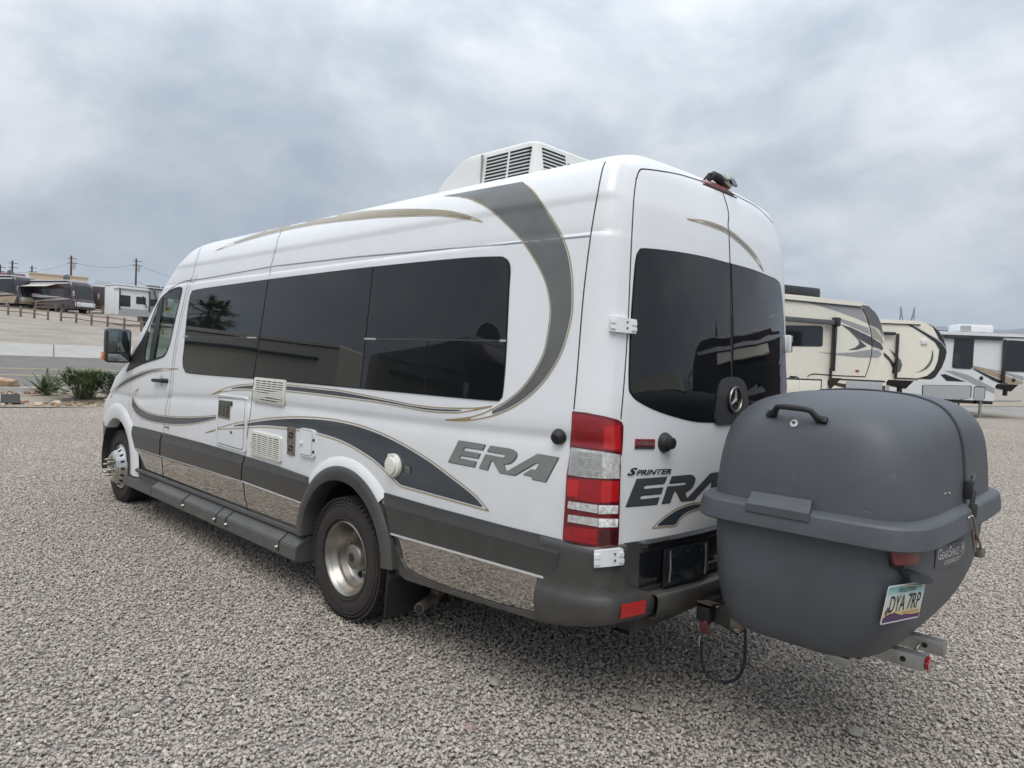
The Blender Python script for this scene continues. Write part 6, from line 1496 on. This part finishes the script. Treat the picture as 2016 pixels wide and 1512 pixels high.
# brown trailer between them and the white trailer on the rise
pb = ground_hit(206, 619); rtb = empty('travel_trailer', pb, 'brown and white trailer half hidden behind the white one on the rise', 'trailer'); XF[0] = local(pb + UV * 4 - WV * 2.6, R(78))
box('body', (0, 0, 1.95), (7.5, 2.4, 2.5), RVBROWN, rtb, bev=.15); box('roof', (0, 0, 3.25), (7.5, 2.45, .12), RVWHITE, rtb, bev=.05); box('window', (-1, 1.21, 2.2), (1.2, .03, .7), RVGLASS, rtb); box('undercarriage', (0, 0, .55), (5, 1.8, .35), RVBLK, rtb)
for x in (-.6, .4): lathe('wheel', [(0, .02), (.2, .04), (.36, .03), (.38, -.15), (0, -.15)], (x, 1.15, .38), RUBBER, rtb, 18)
XF[0] = Matrix.Identity(4)
pw_ = ground_hit(291, 643); rtw = empty('fifth_wheel_trailer', pw_, 'white fifth-wheel trailer with slide-outs and steps on the rise', 'trailer')
azw = math.atan2(-WV.y, -WV.x) + .30; XF[0] = local(pw_, azw)
Lw = XF[0]
box('body', (2.2, 1.6, 2.15), (9.5, 2.3, 2.5), RVWHITE, rtw, bev=.10); box('roof', (2.2, 1.6, 3.45), (9.6, 2.4, .10), RVWHITE, rtw, bev=.04)
box('slide_out', (-1.25, .15, 1.95), (2.6, .9, 2.2), RVWHITE, rtw, bev=.03); box('slide_roof', (-1.25, .10, 3.08), (2.75, 1.1, .07), RVLGREY, rtw)
box('slide_skirt', (-1.25, -.315, 1.12), (2.55, .03, .60), RVLGREY, rtw); box('entry_panel', (.55, .44, 2.1), (1.0, .03, 2.2), RVLGREY, rtw)
box('upper_swoop', (3.6, .43, 2.6), (2.4, .03, .5), RVLGREY, rtw)
for x, z, sx, sz, y in ((-2.05, 2.05, .85, .95, -.32), (-.75, 2.2, .8, .62, -.32), (.62, 2.15, .6, .6, .41), (1.75, 2.25, .22, 1.1, .42)): box('window', (x, y, z), (sx, .04, sz), RVGLASS, rtw, bev=.01)
for x in (-2.5, -.05, 1.35): box('awning_arm', (x, -.38 if x < 0 else .36, 2.2), (.09, .08, 1.8), RVBLK, rtw)
box('awning_roller', (2.9, .34, 3.36), (5.5, .12, .12), RVBLK, rtw, bev=.03); tube('awning_strut', [(-.6, -.36, 2.6), (-.3, -.4, 1.6)], .04, RVBLK, rtw, 6); tube('awning_strut', [(.6, .3, 3.2), (.85, .3, 2.3)], .05, RVBLK, rtw, 6)
box('undercarriage', (1.2, .7, .62), (3.2, 1.0, .5), RVBLK, rtw); 
for x in (.2, 1.2): lathe('wheel', [(0, .02), (.2, .04), (.36, .03), (.38, -.15), (0, -.15)], (x, .48, .38), RUBBER, rtw, 18, sgn=-1)
for k in range(3): box('step', (1.55, .22 - .22 * k, .75 - .2 * k), (.7, .22, .04), ALU, rtw)
for x in (1.22, 1.88): tube('step_rail', [(x, .35, .9), (x, .35, 1.7), (x, -.3, 1.2), (x, -.3, .35)], .02, RVBLK, rtw, 6)
for x in (1.0, 2.3, 3.6): box('roof_unit', (x, 1.5, 3.62), (1.0, .7, .26), RVSLATE, rtw, bev=.08)
sg_ = box('notice', (1.52, -.36, 1.62), (.42, .03, .62), mat('notice_yellow', (.62, .36, .02), .5), rtw)
for k, (a, b) in enumerate(((-.12, .1), (-.02, .06), (.10, .08))): box('notice_print', (1.52 + a, -.378, 1.68), (b, .004, .24), RVBLK, sg_)
XF[0] = Matrix.Identity(4)
# ---- split-rail fence
WOOD = mat('weathered_wood', (.20, .14, .10), .9, var=.3, scale=8, bump=.4, bscale=30)
def rail_fence(pts, label):
    root = empty('rail_fence', pts[0], label, 'fence', 'split-rail fences on the rise')
    for p in pts: box('post', p + Vector((0, 0, .42)), (.15, .15, .95), WOOD, root, bev=.03)
    for a, b in zip(pts, pts[1:]):
        for z in (.36, .74): tube('rail', [a + Vector((0, 0, z + random.uniform(-.04, .04))), b + Vector((0, 0, z + random.uniform(-.04, .04)))], [.05, .04], WOOD, root, 7)
rail_fence([ground_hit(*p) for p in ((-12, 617), (16, 620), (40.5, 623), (67.5, 626), (94.4, 629.6))], 'split-rail fence in front of the black and tan motorhome')
rail_fence([ground_hit(*p) for p in ((120, 632), (150, 635), (180, 640), (211.7, 643), (244.5, 648), (278, 652), (320, 658))], 'split-rail fence running in front of the white trailer')
rail_fence([ground_hit(*p) for p in ((70, 611), (110, 613.5)) ], 'short fence length behind the gap, before the maroon motorhome')
rail_fence([ground_hit(*p) for p in ((176, 616), (202, 618))], 'short fence length beside the brown trailer')
# ---- buildings on the ridge
def pt_u(px, py, u): r_ = ray(px, py); return CAM + r_ * (u / r_.dot(UV))
def building(px0, px1, pyt, u, depth, m, label, flat=True, roofm=None, eave=None):
    a, b = pt_u(px0, pyt, u), pt_u(px1, pyt, u); z0 = min(hgt((a - C0).dot(UV), (a - C0).dot(WV)), 8.) - 1.0
    zt = (a.z + b.z) / 2 - (0 if flat else 2.2); mid = (a + b) / 2; d = (b - a).xy.to_3d() if False else Vector((b.x - a.x, b.y - a.y, 0)); ln = d.length; az = math.atan2(d.y, d.x)
    root = empty('building', (mid.x, mid.y, z0), label, 'building', None); nrm = Vector((UV.x, UV.y, 0)); XF[0] = local(Vector((mid.x, mid.y, 0)) + nrm * depth / 2, az)
    box('wall', (0, 0, (z0 + zt) / 2), (ln, depth, zt - z0), m, root)
    if flat: box('parapet', (0, 0, zt + .08), (ln + .2, depth + .2, .18), roofm or m, root)
    else:
        h_ = 2.2; v = [(-ln / 2 - .5, -depth / 2 - .5, zt), (ln / 2 + .5, -depth / 2 - .5, zt), (ln / 2 + .5, depth / 2 + .5, zt), (-ln / 2 - .5, depth / 2 + .5, zt), (-ln / 2 + 1.5, 0, zt + h_), (ln / 2 - 1.5, 0, zt + h_)]
        pyd('roof', v, [(0, 1, 5, 4), (1, 2, 5), (2, 3, 4, 5), (3, 0, 4)], roofm, root, smooth=False)
    for k in range(max(2, int(ln / 3.2))):
        x = -ln / 2 + 1.6 + k * 3.2; wn = box('window', (x, -depth / 2 - .02, zt - 1.5), (1.3, .06, 1.1), RVGLASS, root); box('window_frame', (x, -depth / 2 - .01, zt - 1.5), (1.5, .05, 1.3), WPLAS, root)
    XF[0] = Matrix.Identity(4); return root
STUC = mat('stucco_tan', (.55, .45, .33), .9, var=.06); PINK = mat('stucco_pink', (.55, .38, .34), .9); GREYW = mat('siding_grey', (.42, .46, .50), .8); ROOFG = mat('roof_grey', (.24, .27, .28), .85, var=.1, scale=3)
building(58, 173, 543, 128, 14, STUC, 'long tan stucco building with a flat roof on the ridge')
building(173, 238, 549, 138, 9, GREYW, 'grey house with a low hipped roof on the ridge', False, ROOFG)
building(-30, 47.5, 539, 146, 10, PINK, 'pink flat-roofed building on the ridge', True, mat('parapet_brown', (.22, .12, .10), .8))
# ---- utility poles and wires
PW_ = mat('pole_wood', (.085, .055, .048), .9, var=.2); tops = []
for i, (px, pt, u, lab) in enumerate(((0.5, 521, 165, 'tall thin utility pole next to the pink building'), (24.5, 513, 165, 'utility pole with a short cross-arm rising over the pink building'), (63, 523, 185, 'short distant utility pole with a small transformer'), (140.5, 503.5, 150, 'thick utility pole with a drum transformer rising behind the tan building'), (268.5, 509, 150, 'bare utility pole standing behind the white trailer'))):
    t_ = pt_u(px, pt, u); g_ = hgt((t_ - C0).dot(UV), (t_ - C0).dot(WV)); root = empty('utility_pole', (t_.x, t_.y, g_), lab, 'utility pole', 'utility poles along the ridge')
    tube('pole', [(t_.x, t_.y, g_ - .5), (t_.x, t_.y, t_.z)], [.20, .15], PW_, root, 8)
    for k in (.5, 1.3): tube('cross_arm', [Vector((t_.x, t_.y, t_.z - k)) + WV * .6, Vector((t_.x, t_.y, t_.z - k)) - WV * .9], .06, PW_, root, 6)
    if i in (2, 3, 4): tube('transformer', [Vector((t_.x, t_.y, t_.z - 2.4)) - WV * .45, Vector((t_.x, t_.y, t_.z - 1.4)) - WV * .45], .24, RVGREY, root, 10)
    tops.append(Vector((t_.x, t_.y, t_.z)))
tops.append(pt_u(420, 545, 150))
def sag(a, b, s_, n=14): return [a.lerp(b, k / n) - Vector((0, 0, s_ * 4 * (k / n) * (1 - k / n))) for k in range(n + 1)]
for a, b, dz in ((0, 3, 1.2), (3, 4, 1.0), (4, 5, 1.0), (3, 4, 4.5), (1, 3, 3.2), (4, 5, 4.2)):
    tag(tube('power_line', sag(tops[a] - Vector((0, 0, dz)), tops[b] - Vector((0, 0, dz)), .9), .022, PW_, None, 5), 'thin dark power line slung between the utility poles', 'power line', 'power lines on the ridge')
# ---- pylon and far hills on the right
pyl = CAM + ray(1785, 640) * 700.; pyl.z = 0; rt = empty('pylon', pyl, 'far lattice power pylon with two peaks', 'pylon'); STL = mat('pylon_steel', (.16, .17, .20), .7)
zt_ = (CAM + ray(1785, 604) * 700.).z; rr_ = Vector((_R0.x, _R0.y, 0))
for s_ in (-1, 1):
    base = pyl + rr_ * s_ * 9; wst = Vector((pyl.x, pyl.y, 0)) + rr_ * s_ * 5 + Vector((0, 0, zt_ * .72)); tp = Vector((pyl.x, pyl.y, 0)) + rr_ * s_ * 6.8 + Vector((0, 0, zt_))
    for o_ in (-2.2, 2.2):
        tube('leg', [base + rr_ * o_, wst + rr_ * o_, tp], .45, STL, rt, 5)
    for k in range(6):
        z = zt_ * (.30 + .07 * k); tube('brace', [base.lerp(wst, k / 6) - rr_ * 2.2 + Vector((0, 0, 0)), base.lerp(wst, (k + 1) / 6) + rr_ * 2.2], .3, STL, rt, 4)
    for k in range(3): tube('brace', [wst.lerp(tp, k / 3) - rr_ * 2 * (1 - k / 3), wst.lerp(tp, (k + 1) / 3) + rr_ * 2 * (1 - (k + 1) / 3)], .3, STL, rt, 4)
for k in range(3): z = zt_ * (.66 + .05 * k); tube('cross_beam', [Vector((pyl.x, pyl.y, z)) - rr_ * 8, Vector((pyl.x, pyl.y, z)) + rr_ * 8], .35, STL, rt, 4)
def ridge(name, dist, a0, a1, base, amp, seed, m):
    rg = random.Random(seed); ph = [rg.uniform(0, 6.28) for _ in range(7)]; v = []; f = []; n = 120
    for i in range(n + 1):
        a = a0 + (a1 - a0) * i / n; h_ = base
        for k in range(7): h_ += amp * math.sin((a * (9 + 17 * k)) + ph[k]) / (1 + .75 * k)
        for j, (dd, hh) in enumerate(((-.16, -10), (-.10, .30 * h_), (-.05, .62 * h_), (0, h_), (.12, -20))):
            jit = 1 + .06 * math.sin(i * 1.7 + j * 2.3); v.append((CAM.x + dist * (1 + dd) * math.cos(a) * jit ** .3, CAM.y + dist * (1 + dd) * math.sin(a) * jit ** .3, hh * jit if 0 < j < 3 else hh))
        if i:
            for j in range(4): f.append(((i - 1) * 5 + j, i * 5 + j, i * 5 + j + 1, (i - 1) * 5 + j + 1))
    tag(pyd(name, v, f, m, ang=60), kind='structure')
HILL = mat('hill_rock', (.17, .165, .185), .95, var=.2, scale=.002)
ridge('hills', 6200, R(-135), R(-55), 372, 20, 4, HILL)
# ---- palms that show in the van's side glass, and the trailer under them
def tall_palm(p, h_, seed, label):
    rg = random.Random(seed); root = empty('palm_tree', p, label, 'palm tree', 'palms behind the photographer')
    tube('trunk', [Vector(p) + Vector((.1 * math.sin(k), .1 * math.cos(k * 1.3), h_ * k / 6)) for k in range(7)], [.24, .20, .18, .17, .16, .16, .17], STEM, root, 9)
    bm = bmesh.new(); tp = Vector(p) + Vector((0, 0, h_))
    for k in range(46):
        a = rg.uniform(0, 6.28); e_ = rg.uniform(-.7, 1.3); d = Vector((math.cos(a) * math.cos(e_), math.sin(a) * math.cos(e_), math.sin(e_))); hub = tp + d * rg.uniform(.7, 1.1); blades(bm, tp, d, 1.0, .03, 2, 0)
        u_ = d.cross(Vector((0, 0, 1))).normalized()
        for q_ in range(11):
            an_ = (q_ / 10 - .5) * 2.6; blades(bm, hub, (d * math.cos(an_) + u_ * math.sin(an_)).normalized(), rg.uniform(.6, .9), .05, 3, .35)
    bmo('crown', bm, LEAF, root, smooth=False, recalc=False)
for i, (x, y, h_) in enumerate(((41, 15.6, 5.9), (44, 17.4, 6.2), (47, 16.0, 5.8))): tall_palm((x, y, 0), h_, 60 + i, 'tall fan palm mirrored in the van\'s side glass')
place(T1, L1, (31.0, 8.0, 0), R(-35), 'cream fifth-wheel trailer mirrored in the front part of the van\'s side glass', 'trailers standing behind the photographer')
place(*MHS[1], (9.0, 10.5, 0), R(200), 'dark maroon motorhome mirrored in the rear part of the van\'s side glass', 'motorhomes standing behind the photographer')
place(*MHS[1], (-11.5, -13.5, 0), R(152), 'dark maroon motorhome mirrored in the van\'s rear windows', 'motorhomes standing behind the photographer')

# ---- the air: pale haze that greys the far hills
hz = bmesh.new(); box_bm(hz, (0, 0, 240), (18400, 18400, 560)); 
HZ = bpy.data.materials.new('haze'); HZ.use_nodes = True; t = HZ.node_tree; t.nodes.clear(); o_ = t.nodes.new('ShaderNodeOutputMaterial'); pv = t.nodes.new('ShaderNodeVolumePrincipled')
pv.inputs['Color'].default_value = (.80, .88, 1., 1); pv.inputs['Density'].default_value = 1.1e-4; t.links.new(pv.outputs[0], o_.inputs['Volume'])
tag(bmo('haze', hz, HZ, None, smooth=False), 'thin pale bluish haze over the distant hills', 'haze', kind='stuff')
